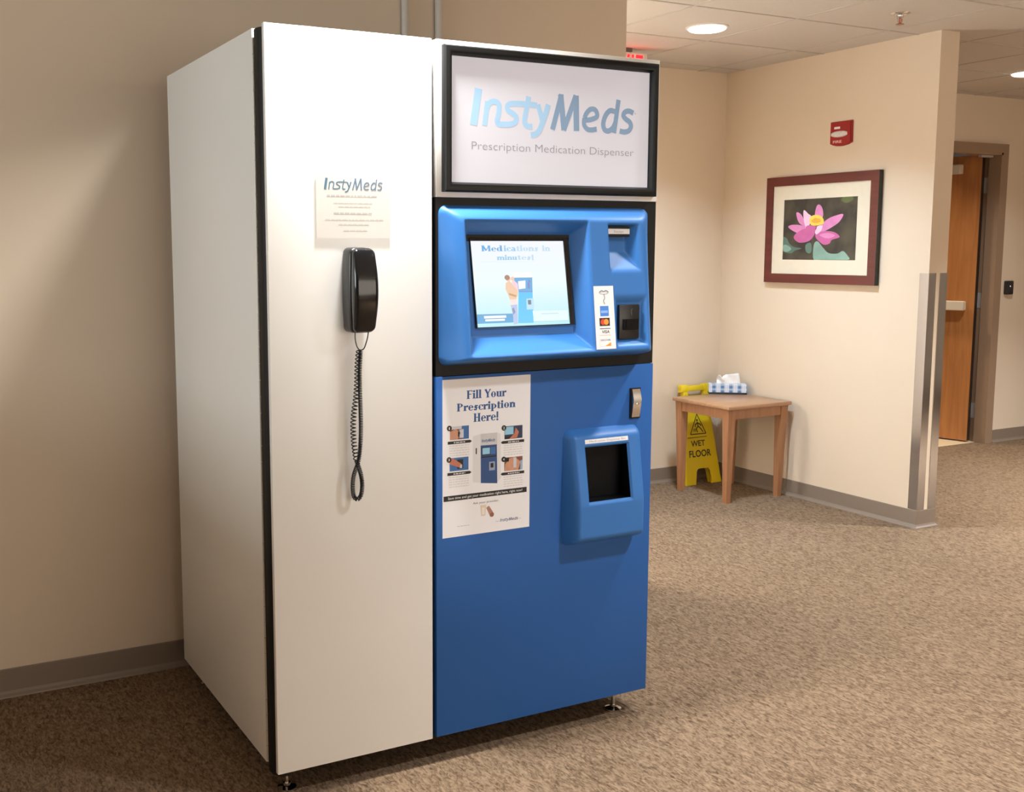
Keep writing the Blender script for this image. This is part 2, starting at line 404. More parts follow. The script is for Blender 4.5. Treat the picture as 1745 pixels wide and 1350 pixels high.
# ---------------------------------------------------------------- ceiling fittings
M_lens = mat('lit_lens', (0.9, 0.9, 0.9), emit=((1.0, 0.93, 0.83), 9.0), noise=0)
M_ring = mat('white_trim_ring', (0.8, 0.76, 0.7), rough=0.4)
for x, y, lb in ((2.82, 1.60, 'round lit ceiling downlight nearer the exit sign'), (5.55, 1.78, 'round lit ceiling downlight at the right, nearer the brown door')):
    t = thing('ceiling_light', lb, 'ceiling light', (x, y, ZC), 'round ceiling downlights')
    bm = bmesh.new(); lathe(bm, [(0.088, 0), (0.102, 0), (0.102, -0.003), (0.094, -0.006), (0.088, -0.006)], (x, y, ZC), 32); link('trim_ring', bm, M_ring, t, True, 50)
    bm = bmesh.new(); lathe(bm, [(0.0, -0.001), (0.090, -0.001), (0.089, -0.010), (0.080, -0.015), (0.0, -0.017)], (x, y, ZC), 32); link('lens', bm, M_lens, t, True, 50)
sp = thing('fire_sprinkler', 'small chrome pendant fire sprinkler under the ceiling tiles', 'sprinkler', (3.40, 0.965, ZC))
M_brass = mat('brass_bronze', (0.42, 0.22, 0.12), rough=0.3, metal=1, noise=0)
bm = bmesh.new(); lathe(bm, [(0, 0), (0.043, 0), (0.041, -0.003), (0.022, -0.010), (0.0, -0.010)], (3.40, 0.965, ZC), 24); link('escutcheon', bm, M_chrome, sp, True, 40)
bm = bmesh.new(); lathe(bm, [(0, -0.008), (0.015, -0.008), (0.015, -0.020), (0.010, -0.024), (0, -0.024)], (3.40, 0.965, ZC), 8)
for s in (-1, 1): tube(bm, [(3.40+s*0.012, 0.965, ZC-0.018), (3.40+s*0.013, 0.965, ZC-0.036), (3.40+s*0.004, 0.965, ZC-0.048)], 0.003)
link('frame_body', bm, M_chrome, sp, True, 40)
bm = bmesh.new(); lathe(bm, [(0, -0.024), (0.003, -0.024), (0.003, -0.044), (0, -0.044)], (3.40, 0.965, ZC), 10); link('glass_bulb', bm, mat('red_bulb', (0.5, 0.05, 0.03), rough=0.1, noise=0), sp, True, 40)
bm = bmesh.new(); lathe(bm, [(0, -0.046), (0.017, -0.047), (0.018, -0.051), (0, -0.053)], (3.40, 0.965, ZC), 16); link('deflector', bm, M_brass, sp, True, 40)

ex = thing('exit_sign', 'small white hanging sign with glowing red letters behind the machine', 'exit sign', (2.80, 2.225, ZC))
B('sign_housing', (2.655, 2.951, 2.21, 2.245, 2.295, 2.497), mat('white_sign_plastic', (0.8, 0.76, 0.72), rough=0.4), ex, 0.004)
bm = bmesh.new(); box(bm, 2.77, 2.84, 2.20, 2.255, 2.495, ZC); link('canopy', bm, mat('dark_canopy', (0.12, 0.10, 0.09), rough=0.5), ex)
f = Flat((0, 2.2085, 0), (1, 0, 0), (0, 0, 1), (0, -1, 0)); M_red = mat('red_led', (0.6, 0.02, 0.02), emit=((1.0, 0.004, 0.008), 6.0), noise=0)
w = 0.0145
for px in (2.733,): f.rect(px-0.02, px-0.02+w, 2.338, 2.484, M_red); [f.rect(px-0.02+w, px+0.025, a, a+0.016, M_red) for a in (2.338, 2.403, 2.468)]
f.stroke([(2.780, 2.338), (2.824, 2.484)], w, M_red); f.stroke([(2.824, 2.338), (2.780, 2.484)], w, M_red, 3)
f.rect(2.844, 2.858, 2.338, 2.484, M_red)
f.rect(2.871, 2.919, 2.467, 2.484, M_red); f.rect(2.888, 2.902, 2.338, 2.467, M_red)
f.link('lit_letters', ex)

# ---------------------------------------------------------------- fire alarm strobe
al = thing('fire_alarm', 'red fire alarm strobe high on the wall above the framed flower', 'fire alarm', (XR, 1.715, 2.075))
M_alarm = mat('red_alarm_plastic', srgb(150, 28, 30), rough=0.3, noise=0.02)
bm = bmesh.new()
pts = [(1.788, 2.134), (1.643, 2.134), (1.640, 2.018), (1.660, 2.009), (1.690, 2.003), (1.715, 2.001), (1.742, 2.003), (1.768, 2.009), (1.788, 2.018)]
fs = prism(bm, pts, XR, XR-0.016, 'x'); bmesh.ops.bevel(bm, geom=list({e for e in fs[1].edges}), offset=0.006, segments=3, affect='EDGES')
link('housing', bm, M_alarm, al, True, 35)
bm = bmesh.new(); M_clear = mat('clear_strobe_lens', (0.75, 0.76, 0.78), rough=0.08, spec=0.8, noise=0.35, nscale=120)
rings = []
for k in range(9):
    t = -1+2*k/8; hw = 0.018*math.sqrt(max(0.02, 1-t*t*0.8)); d = 0.020*math.sqrt(max(0.05, 1-t*t))
    rings.append([(XR-0.014-d*max(0, math.cos(a)), 1.722-t*0.055, 2.066+hw*math.sin(a)) for a in [math.radians(x) for x in range(-90, 91, 30)]])
loft(bm, rings, closed=True); link('strobe_lens', bm, M_clear, al)
f = Flat((XR-0.0164, 0, 0), (0, -1, 0), (0, 0, 1), (-1, 0, 0))
f.rect(-1.757, -1.717, 2.094, 2.106, M_printwhite); f.link('white_label', al)
f = Flat((XR-0.0164, 0, 0), (0, -1, 0), (0, 0, 1), (-1, 0, 0)); f.text('FIRE', -1.762, -1.703, 2.019, 0.014, mat('print_pink_white', (0.8, 0.55, 0.5), noise=0), bold=0.02)
f.link('fire_lettering', al)

# ---------------------------------------------------------------- framed lotus picture
pic = thing('framed_picture', 'mahogany framed photograph of a pink lotus flower on the beige wall', 'picture', (XR, 1.83, 1.25))
py0, py1, pz0, pz1 = 1.432, 2.226, 1.250, 1.857; fw = 0.052
M_mahog = wood_material('mahogany_frame', srgb(84, 30, 24), srgb(104, 40, 32), rough=0.35, scale=4, axis=1)
M_edge = mat('dark_frame_edge', (0.016, 0.022, 0.016), rough=0.5)
for nm, pts in (('frame_rail', [(py0, pz1), (py1, pz1), (py1-fw, pz1-fw), (py0+fw, pz1-fw)]), ('frame_rail', [(py0, pz0), (py1, pz0), (py1-fw, pz0+fw), (py0+fw, pz0+fw)]),
                ('frame_stile', [(py0, pz0), (py0, pz1), (py0+fw, pz1-fw), (py0+fw, pz0+fw)]), ('frame_stile', [(py1, pz0), (py1, pz1), (py1-fw, pz1-fw), (py1-fw, pz0+fw)])):
    bm = bmesh.new(); fs = prism(bm, pts, XR-0.001, XR-0.031, 'x')
    for q in fs:
        c = q.calc_center_median()
        if abs(c.y-py0) < 1e-4 or abs(c.y-py1) < 1e-4 or abs(c.z-pz0) < 1e-4 or abs(c.z-pz1) < 1e-4: q.material_index = 1
    link(nm, bm, [M_mahog, M_edge], pic)
B('mat_board', (XR-0.024, XR-0.002, py0+fw, py1-fw, pz0+fw, pz1-fw), mat('cream_mat_board', (0.70, 0.63, 0.50), rough=0.8), pic)
def bg_mat(name, c1, c2, sc):
    m = bpy.data.materials.new(name); m.use_nodes = True; nt = m.node_tree; b = nt.nodes['Principled BSDF']; b.inputs['Roughness'].default_value = 0.5
    tc = nt.nodes.new('ShaderNodeTexCoord'); n = nt.nodes.new('ShaderNodeTexNoise'); n.inputs['Scale'].default_value = sc
    cr = nt.nodes.new('ShaderNodeValToRGB'); cr.color_ramp.elements[0].position = .4; cr.color_ramp.elements[1].position = .68; cr.color_ramp.elements[0].color = c1; cr.color_ramp.elements[1].color = c2
    nt.links.new(tc.outputs['Object'], n.inputs['Vector']); nt.links.new(n.outputs['Fac'], cr.inputs[0]); nt.links.new(cr.outputs[0], b.inputs['Base Color']); return m
# picture plane: measured in zoomed picture pixels -> wall coordinates
def pm(a, b):
    a = min(max(a, 235), 752); b = min(max(b, 668), 1108)
    return (-(2.091-(a-235)/(752-235)*0.521), 1.383+(1108-b)/(1108-668)*0.342)
f = Flat((XR-0.0245, 0, 0), (0, -1, 0), (0, 0, 1), (-1, 0, 0))
MD = bg_mat('photo_dark_ground', srgb(44, 38, 32), srgb(74, 68, 52), 9)
f.rect(-2.091, -1.570, 1.383, 1.725, MD, 1)
P1, P2, P3 = (mat('petal_pink', srgb(206, 128, 178), noise=0.2, nscale=25), mat('petal_deep_pink', srgb(186, 92, 146), noise=0.2, nscale=25), mat('petal_pale', srgb(236, 190, 214), noise=0.15, nscale=25))
TL, TL2, YL, YL2 = mat('leaf_teal', srgb(126, 158, 144), noise=0.3, nscale=12), mat('leaf_dark_teal', srgb(84, 112, 100), noise=0.3, nscale=12), mat('lotus_yellow', srgb(236, 196, 84), noise=0.2, nscale=90), mat('lotus_amber', srgb(214, 160, 50), noise=0.2, nscale=90)
def petal(pts, m, l): f.poly([pm(*p) for p in catmull(pts, 5, True)], m, l)
petal([(232, 945), (262, 950), (285, 990), (320, 1015), (375, 1025), (330, 1040), (300, 1060), (245, 1050), (230, 1020)], TL2, 2)
petal([(405, 1000), (440, 985), (450, 1030), (440, 1060), (410, 1050)], TL2, 2)
petal([(466, 1104), (464, 1000), (490, 975), (530, 1020), (570, 1058), (630, 1062), (668, 1044), (700, 1075), (712, 1103), (640, 1106), (520, 1106)], TL, 2)
petal([(240, 1000), (275, 1005), (300, 1030), (270, 1050), (240, 1040)], TL, 3)
petal([(640, 690), (665, 665), (715, 668), (720, 690), (680, 710)], mat('photo_green', srgb(84, 96, 52), noise=0.3), 2)
petal([(465, 800), (470, 735), (488, 712), (512, 735), (522, 790), (500, 835)], P1, 3)
petal([(385, 865), (345, 830), (328, 765), (360, 775), (395, 830), (410, 870)], P1, 3)
petal([(400, 870), (382, 800), (383, 748), (415, 775), (440, 800), (425, 860)], P3, 4)
petal([(520, 850), (560, 815), (610, 795), (660, 788), (635, 840), (580, 880), (530, 905), (490, 905)], P1, 4)
petal([(395, 905), (340, 912), (272, 870), (300, 852), (370, 858), (420, 885)], P1, 4)
petal([(420, 975), (355, 982), (315, 945), (345, 905), (410, 880), (465, 905), (455, 945)], P2, 5)
petal([(480, 915), (540, 902), (605, 912), (642, 946), (590, 965), (575, 990), (540, 1000), (505, 980), (475, 945)], P2, 5)
petal([(500, 930), (560, 915), (610, 935), (560, 955)], P1, 6)
petal([(405, 865), (440, 858), (480, 872), (462, 905), (430, 915), (408, 895)], P2, 6)
petal([(425, 820), (445, 790), (490, 788), (522, 812), (526, 850), (480, 862), (440, 858)], YL, 6)
petal([(440, 830), (465, 808), (500, 815), (505, 835), (470, 845)], YL2, 7)
petal([(478, 870), (520, 862), (510, 900), (480, 925), (468, 905)], P3, 6)
f.poly([pm(*p) for p in ((448, 930), (462, 925), (462, 1104), (446, 1104))], mat('stem_brown', srgb(70, 60, 42)), 1.6)
f.link('flower_photograph', pic)

# ---------------------------------------------------------------- end table
M_oak = wood_material('honey_maple_wood', srgb(150, 104, 72), srgb(172, 124, 88), rough=0.35, scale=6)
M_oaktop = wood_material('honey_maple_top', srgb(160, 120, 88), srgb(180, 138, 104), rough=0.3, scale=6, axis=0)
TX0, TX1, TY0, TY1, TH = 3.383, 3.866, 1.968, 2.446, 0.565
tb = thing('end_table', 'small square honey-coloured wooden end table in the corner', 'table', (3.62, 2.2, 0))
B('tabletop', (TX0, TX1, TY0, TY1, TH-0.022, TH), M_oaktop, tb, 0.005)
ins = 0.014
for ax, nm in ((0, 'apron'), (1, 'apron'), (2, 'apron'), (3, 'apron')):
    d = {0: (TX0+0.05, TX1-0.05, TY0+ins+0.006, TY0+ins+0.024), 1: (TX0+0.05, TX1-0.05, TY1-ins-0.024, TY1-ins-0.006),
         2: (TX0+ins+0.006, TX0+ins+0.024, TY0+0.05, TY1-0.05), 3: (TX1-ins-0.024, TX1-ins-0.006, TY0+0.05, TY1-0.05)}[ax]
    B(nm, (*d, TH-0.078, TH-0.022), M_oak, tb)
for sx in (0, 1):
    for sy in (0, 1):
        x0 = TX0+ins if not sx else TX1-ins; y0 = TY0+ins if not sy else TY1-ins; dx = 1 if not sx else -1; dy = 1 if not sy else -1
        bm = bmesh.new(); rings = []
        for z, w_, of in ((0, 0.031, 0.016), (TH-0.08, 0.050, 0.002), (TH-0.022, 0.052, 0.0)):
            xs = sorted((x0+dx*of, x0+dx*(of+w_))); ys = sorted((y0+dy*of, y0+dy*(of+w_)))
            rings.append([(xs[0], ys[0], z), (xs[1], ys[0], z), (xs[1], ys[1], z), (xs[0], ys[1], z)])
        loft(bm, rings); link('leg', bm, M_oak, tb)

# ---------------------------------------------------------------- tissue box
A0 = Vector((3.663, 2.439, TH+0.0005)); A1 = Vector((3.840, 2.304, TH+0.0005)); du = (A1-A0); LB = du.length; du.normalize(); dv = Vector((-du.y, du.x, 0)); DB = 0.082; HB = 0.060
def plaid_material():
    m = bpy.data.materials.new('blue_white_plaid_card'); m.use_nodes = True; nt = m.node_tree; b = nt.nodes['Principled BSDF']; b.inputs['Roughness'].default_value = 0.5
    tc = nt.nodes.new('ShaderNodeTexCoord'); mp = nt.nodes.new('ShaderNodeMapping'); mp.inputs['Rotation'].default_value = (0, 0, -math.atan2(du.y, du.x))
    nt.links.new(tc.outputs['Object'], mp.inputs['Vector']); sep = nt.nodes.new('ShaderNodeSeparateXYZ'); nt.links.new(mp.outputs[0], sep.inputs[0])
    def wave(src, k):
        a = nt.nodes.new('ShaderNodeMath'); a.operation = 'MULTIPLY'; a.inputs[1].default_value = k; nt.links.new(src, a.inputs[0])
        s = nt.nodes.new('ShaderNodeMath'); s.operation = 'SINE'; nt.links.new(a.outputs[0], s.inputs[0])
        r = nt.nodes.new('ShaderNodeMapRange'); r.inputs[1].default_value = -0.3; r.inputs[2].default_value = 0.7; nt.links.new(s.outputs[0], r.inputs[0]); return r.outputs[0]
    w1 = wave(sep.outputs[0], 2*math.pi/0.050); w2 = wave(sep.outputs[2], 2*math.pi/0.028); w3 = wave(sep.outputs[0], 2*math.pi/0.0125)
    def mixc(fac, a, bb, s=1.0):
        mx = nt.nodes.new('ShaderNodeMix'); mx.data_type = 'RGBA'; mm = nt.nodes.new('ShaderNodeMath'); mm.operation = 'MULTIPLY'; mm.inputs[1].default_value = s
        nt.links.new(fac, mm.inputs[0]); nt.links.new(mm.outputs[0], mx.inputs[0])
        for i, v in ((6, a), (7, bb)):
            if isinstance(v, tuple): mx.inputs[i].default_value = v
            else: nt.links.new(v, mx.inputs[i])
        return mx.outputs[2]
    c = mixc(w1, srgb(206, 214, 228), srgb(76, 120, 168)); c = mixc(w2, c, srgb(226, 232, 240), 0.45); c = mixc(w3, c, srgb(96, 130, 170), 0.2)
    nt.links.new(c, b.inputs['Base Color']); return m
tis = thing('tissue_box', 'blue and white plaid tissue box set diagonally on the small wooden table', 'tissue box', tuple(A0))
def tbx(bm, a0, a1, b0, b1, z0, z1):
    loft(bm, [[A0+du*a+dv*b+Vector((0, 0, z)) for a, b in ((a0, b0), (a1, b0), (a1, b1), (a0, b1))] for z in (z0, z1)])
bm = bmesh.new(); tbx(bm, 0, LB, 0, DB, 0.011, HB); link('carton', bm, plaid_material(), tis)
bm = bmesh.new(); tbx(bm, -0.0006, LB+0.0006, -0.0006, DB+0.0006, 0, 0.0115); link('dark_bottom_band', bm, mat('dark_navy_card', (0.02, 0.022, 0.03), rough=0.5), tis)
bm = bmesh.new(); rr = random.Random(4); top = [(0.046, 0.0348), (0.056, 0.0534), (0.064, 0.058), (0.074, 0.0394), (0.086, 0.0464), (0.1, 0.058), (0.122, 0.0615), (0.148, 0.0638), (0.172, 0.065), (0.182, 0.0615), (0.184, 0.0348)]
rings = []
for a, h in top:
    ring = []
    for k in range(7):
        t = k/6; y = DB*0.45+0.014*math.sin(t*5+a*90)*(0.35+t); ring.append(A0+du*(a+(t-0.5)*0.006*math.sin(a*200))+dv*y+Vector((0, 0, HB-0.003+(h+0.003)*t+rr.uniform(-.001, .001))))
    rings.append(ring)
loft(bm, rings, cap=False, closed=False); o = link('tissue', bm, mat('white_tissue', (0.86, 0.82, 0.78), rough=0.9, noise=0.02), tis, True)
md = o.modifiers.new('thick', 'SOLIDIFY'); md.thickness = 0.0012

# ---------------------------------------------------------------- wet floor sign
ws = thing('wet_floor_sign', 'yellow folding wet floor sign leaning behind the small wooden table', 'floor sign', (3.67, 2.48, 0))
M_yel = mat('yellow_sign_plastic', srgb(226, 196, 30), rough=0.35, noise=0.02)
lean = Matrix.Translation((3.667, 2.462, 0)) @ Matrix.Rotation(math.radians(-9.0), 4, 'X')
def wp(x, y, z): return lean @ Vector((x, y, z))
def panel(name, yoff, rot):
    bm = bmesh.new(); t = 0.016
    out = [(-0.142, 0.0), (-0.060, 0.0), (-0.055, 0.085), (-0.040, 0.102), (0.045, 0.102), (0.058, 0.085), (0.063, 0.0), (0.144, 0.0), (0.104, 0.33), (0.088, 0.50), (0.082, 0.545), (-0.082, 0.545), (-0.090, 0.50), (-0.108, 0.33)]
    fs = prism(bm, out, 0, t, 'y'); bmesh.ops.bevel(bm, geom=list({e for q in fs[:2] for e in q.edges}), offset=0.004, segments=2, affect='EDGES')
    for v in bm.verts:
        p = Vector((v.co.x, v.co.y+yoff+rot*(0.545-v.co.z), v.co.z)); v.co = wp(*p)
    return link(name, bm, M_yel, ws, True, 35)
panel('front_panel', 0, 0.0); panel('rear_panel', 0.020, 0.012)
bm = bmesh.new()
def wbx(x0, x1, y0, y1, z0, z1, bv=0.005):
    b2 = bmesh.new(); box(b2, x0, x1, y0, y1, z0, z1, bevel=bv); mp = {v: bm.verts.new(wp(*v.co)) for v in b2.verts}
    for q in b2.faces: bm.faces.new([mp[v] for v in q.verts])
    b2.free()
wbx(-0.070, 0.066, 0.004, 0.034, 0.580, 0.615); wbx(-0.118, -0.066, 0.000, 0.038, 0.575, 0.622); wbx(0.060, 0.115, 0.000, 0.038, 0.575, 0.622); wbx(-0.105, -0.066, 0.002, 0.036, 0.53, 0.58); wbx(0.064, 0.100, 0.002, 0.036, 0.53, 0.58)
link('carry_handle', bm, M_yel, ws, True, 35)
f = Flat((0, -0.0003, 0), (1, 0, 0), (0, 0, 1), (0, -1, 0)); M_ink = mat('dark_olive_ink', (0.035, 0.028, 0.012), noise=0)
f.text('WET', -0.080, 0.032, 0.238, 0.036, M_ink, bold=0.02); f.text('FLOOR', -0.100, 0.074, 0.172, 0.042, M_ink, bold=0.02)
tri = [(-0.078, 0.312), (0.046, 0.312), (-0.016, 0.436)]
for a, b_ in ((0, 1), (1, 2), (2, 0)): f.stroke([tri[a], tri[b_]], 0.006, M_ink)
f.rect(-0.104, 0.050, 0.290, 0.294, M_ink)
f.disc(-0.018, 0.398, 0.007, M_ink)
for s in ([(-0.018, 0.388), (-0.012, 0.360), (0.006, 0.345), (0.024, 0.322)], [(-0.012, 0.360), (-0.028, 0.345), (-0.020, 0.322)], [(-0.016, 0.380), (0.004, 0.372), (0.010, 0.360)], [(-0.016, 0.380), (-0.034, 0.372), (-0.036, 0.356)]): f.stroke(s, 0.007, M_ink, smooth=False)
for k in range(4): f.stroke([(-0.055+k*0.006, 0.330-0.001*k), (-0.046+k*0.006, 0.348-0.001*k)], 0.003, M_ink)
o = f.link('printed_warning', ws); o.data.transform(lean)

# ---------------------------------------------------------------- the dispensing machine
W, ZT, ZB = 1.2186, 1.9984, 0.0754; XM1, XM2 = 0.461, 0.4736; DR = 0.9224
MC = thing('medication_dispenser', 'tall white and blue medication dispensing machine against the wall', 'vending machine', (0.61, 0.46, 0))
bm = bmesh.new()
box(bm, 0.024, W-0.003, 0.030, 0.900, 0.062, 1.990)
link('cabinet_body', bm, M_black, MC)
B('side_panel', (-0.003, 0.0235, 0.083, DR, ZB, ZT), M_white, MC, 0.0025)
B('right_side_panel', (W-0.0025, W+0.02-0.0195, 0.030, DR, ZB, ZT), M_white, MC)
B('rear_panel', (0.0236, W-0.003, 0.9005, DR, ZB, ZT), M_white, MC)
# rounded black corner post
bm = bmesh.new(); pts = []
for i in range(9):
    a = math.radians(180+90*i/8); pts.append((0.040+0.040*math.cos(a), 0.056+0.040*math.sin(a)))
pts = [(0.0, 0.074)]+pts+[(0.040, 0.074)]
prism(bm, pts, 0.058, ZT-0.004, 'z'); link('corner_post', bm, M_black, MC, True, 40)
# piano hinge between post and side panel
bm = bmesh.new(); z = ZB+0.01
while z < ZT-0.03:
    lathe(bm, [(0, 0), (0.0032, 0), (0.0032, 0.040), (0, 0.040)], (-0.0008, 0.0780, z), 8); z += 0.0430
link('piano_hinge', bm, mat('hinge_silver', (0.6, 0.6, 0.56), rough=0.35, metal=1, noise=0), MC, True, 40)
B('tall_door', (0.0, XM1, 0.0, 0.0155, ZB, ZT), M_white, MC, 0.0015)
B('header_panel', (XM2, W, 0.0, 0.025, 1.5885, ZT), M_white, MC, 0.0015)
B('console_backing', (XM2, W-0.001, 0.003, 0.025, 1.106, 1.588), M_black, MC)
lowdoor = B('lower_door', (XM2, W, 0.0, 0.025, ZB+0.0015, 1.1045), M_bluedoor, MC, 0.0015)
# feet
for x, y in ((0.046, 0.062), (1.140, 0.062), (0.060, 0.86), (1.145, 0.86)):
    bm = bmesh.new(); lathe(bm, [(0, 0), (0.026, 0), (0.026, 0.006), (0.010, 0.012), (0.010, 0.018), (0.006, 0.018), (0.006, 0.045), (0.011, 0.045), (0.011, 0.054), (0.006, 0.054), (0.006, 0.064), (0, 0.064)], (x, y, 0), 16)
    link('levelling_foot', bm, M_chrome, MC, True, 40)

# header sign: black moulding round a lit board
sx0, sx1, sz0, sz1 = 0.490, 1.204, 1.6025, 1.9845
sign = MC
M_mould = mat('black_frame_moulding', (0.007, 0.007, 0.007), rough=0.4, spec=0.25, noise=0)
bm = bmesh.new(); fwid = 0.026
prof = [(0.0, 0.0), (0.0, -0.014), (0.004, -0.020), (0.012, -0.022), (0.020, -0.019), (fwid, -0.010), (fwid, 0.0)]
rings = []
for cx, cz, ix, iz in ((sx0, sz0, 1, 1), (sx1, sz0, -1, 1), (sx1, sz1, -1, -1), (sx0, sz1, 1, -1)):
    rings.append([(cx+ix*a, y, cz+iz*a) for a, y in prof])
rings.append(rings[0]); V = [[bm.verts.new(p) for p in r] for r in rings[:4]]; V.append(V[0])
for a, b_ in zip(V[:-1], V[1:]):
    for i in range(len(prof)-1): bm.faces.new([a[i], a[i+1], b_[i+1], b_[i]])
link('sign_frame', bm, M_mould, MC, True, 35)
LOGO = {
 'I': (0.0227, [(0.5854,1.7815),(0.6009,1.8785)]),
 'n1': (0.0151, [(0.6198,1.7817),(0.6287,1.8465)]),
 'n2': (0.0151, [(0.6271,1.8269),(0.6321,1.8393),(0.6440,1.8464),(0.6576,1.8457),(0.6657,1.8369),(0.6646,1.8182),(0.6596,1.7965),(0.6647,1.7882),(0.6871,1.7878),(0.7086,1.7907),(0.7199,1.7988),(0.7198,1.8104),(0.7084,1.8184),(0.6954,1.8256),(0.6914,1.8348),(0.6978,1.8423),(0.7168,1.8455),(0.7517,1.8461),(0.7879,1.8445)]),
 't': (0.0151, [(0.7603,1.8668),(0.7553,1.8412),(0.7477,1.8045),(0.7505,1.7909),(0.7602,1.7863),(0.7726,1.7869)]),
 'y1': (0.0151, [(0.7905,1.8468),(0.7987,1.8254),(0.8071,1.8002)]),
 'y2': (0.0160, [(0.8252,1.8488),(0.8149,1.8189),(0.8045,1.7942),(0.7949,1.7755),(0.7834,1.7662),(0.7684,1.7633)]),
 'M1': (0.0160, [(0.8400,1.7811),(0.8690,1.8790)]), 'M2': (0.0180, [(0.8660,1.8790),(0.8790,1.7811)]), 'M3': (0.0160, [(0.8775,1.7811),(0.9180,1.8790)]), 'M4': (0.0190, [(0.9180,1.8790),(0.9215,1.7811)]),
 'e': (0.0143, [(0.9472,1.8124),(0.9696,1.8150),(0.9906,1.8236),(0.9908,1.8356),(0.9822,1.8442),(0.9681,1.8434),(0.9553,1.8322),(0.9485,1.8190)]),
 'e2': (0.0143, [(0.9485,1.8190),(0.9468,1.8080),(0.9485,1.7975),(0.9598,1.7875),(0.9758,1.7868),(0.9917,1.7898)]),
 'd1': (0.0151, [(1.0543,1.8420),(1.0371,1.8434),(1.0222,1.8297),(1.0141,1.8067),(1.0192,1.7895),(1.0336,1.7864),(1.0487,1.7962),(1.0579,1.8126)]),
 'd2': (0.0151, [(1.0670,1.8757),(1.0529,1.7812)]),
 's': (0.0151, [(1.1212,1.8410),(1.1045,1.8462),(1.0900,1.8417),(1.0854,1.8315),(1.0944,1.8228),(1.1082,1.8151),(1.1134,1.8031),(1.1059,1.7905),(1.0894,1.7859),(1.0729,1.7882)])}
def draw_logo(f, x0, x1, z0, h, m1, m2, l=2, wk=1.0):
    kx = (x1-x0)/(1.122-0.575); kz = h/0.0985
    for i, (k, (w_, P)) in enumerate(LOGO.items()):
        wq = (w_ if k == 'I' else w_*wk)*min(kx, kz)
        Q = [(x0+(px-0.575)*kx, z0+(pz-1.7815)*kz) for px, pz in P]
        f.stroke(Q, wq, m1 if k in ('I', 'n1', 'n2', 't', 'y1', 'y2') else m2, l+i*0.2, smooth=True)
M_board = mat('lit_sign_board', (0.44, 0.43, 0.46), rough=0.4, emit=((0.89, 0.86, 0.95), 0.38), noise=0)
M_lg1 = mat('lit_logo_light_blue', (0.30, 0.47, 0.64), rough=0.4, emit=((0.36, 0.60, 0.84), 0.36), noise=0)
M_lg2 = mat('lit_logo_grey_blue', (0.19, 0.28, 0.40), rough=0.4, emit=((0.24, 0.37, 0.55), 0.32), noise=0)
M_sub = mat('lit_grey_lettering', (0.24, 0.22, 0.25), rough=0.4, emit=((0.35, 0.32, 0.38), 0.3), noise=0)
bd = B('sign_board', (sx0+0.020, sx1-0.020, -0.0040, -0.0005, sz0+0.020, sz1-0.020), M_board, MC)
f = Flat((0, -0.0042, 0), (1, 0, 0), (0, 0, 1), (0, -1, 0))
draw_logo(f, 0.575, 1.122, 1.7815, 0.0985, M_lg1, M_lg2)
f.text('Prescription Medication Dispenser', 0.580, 1.125, 1.7175, 0.0225, M_sub, bold=-0.012)
f.text('TM', 1.124, 1.131, 1.838, 0.004, M_sub)
f.link('sign_lettering', bd)

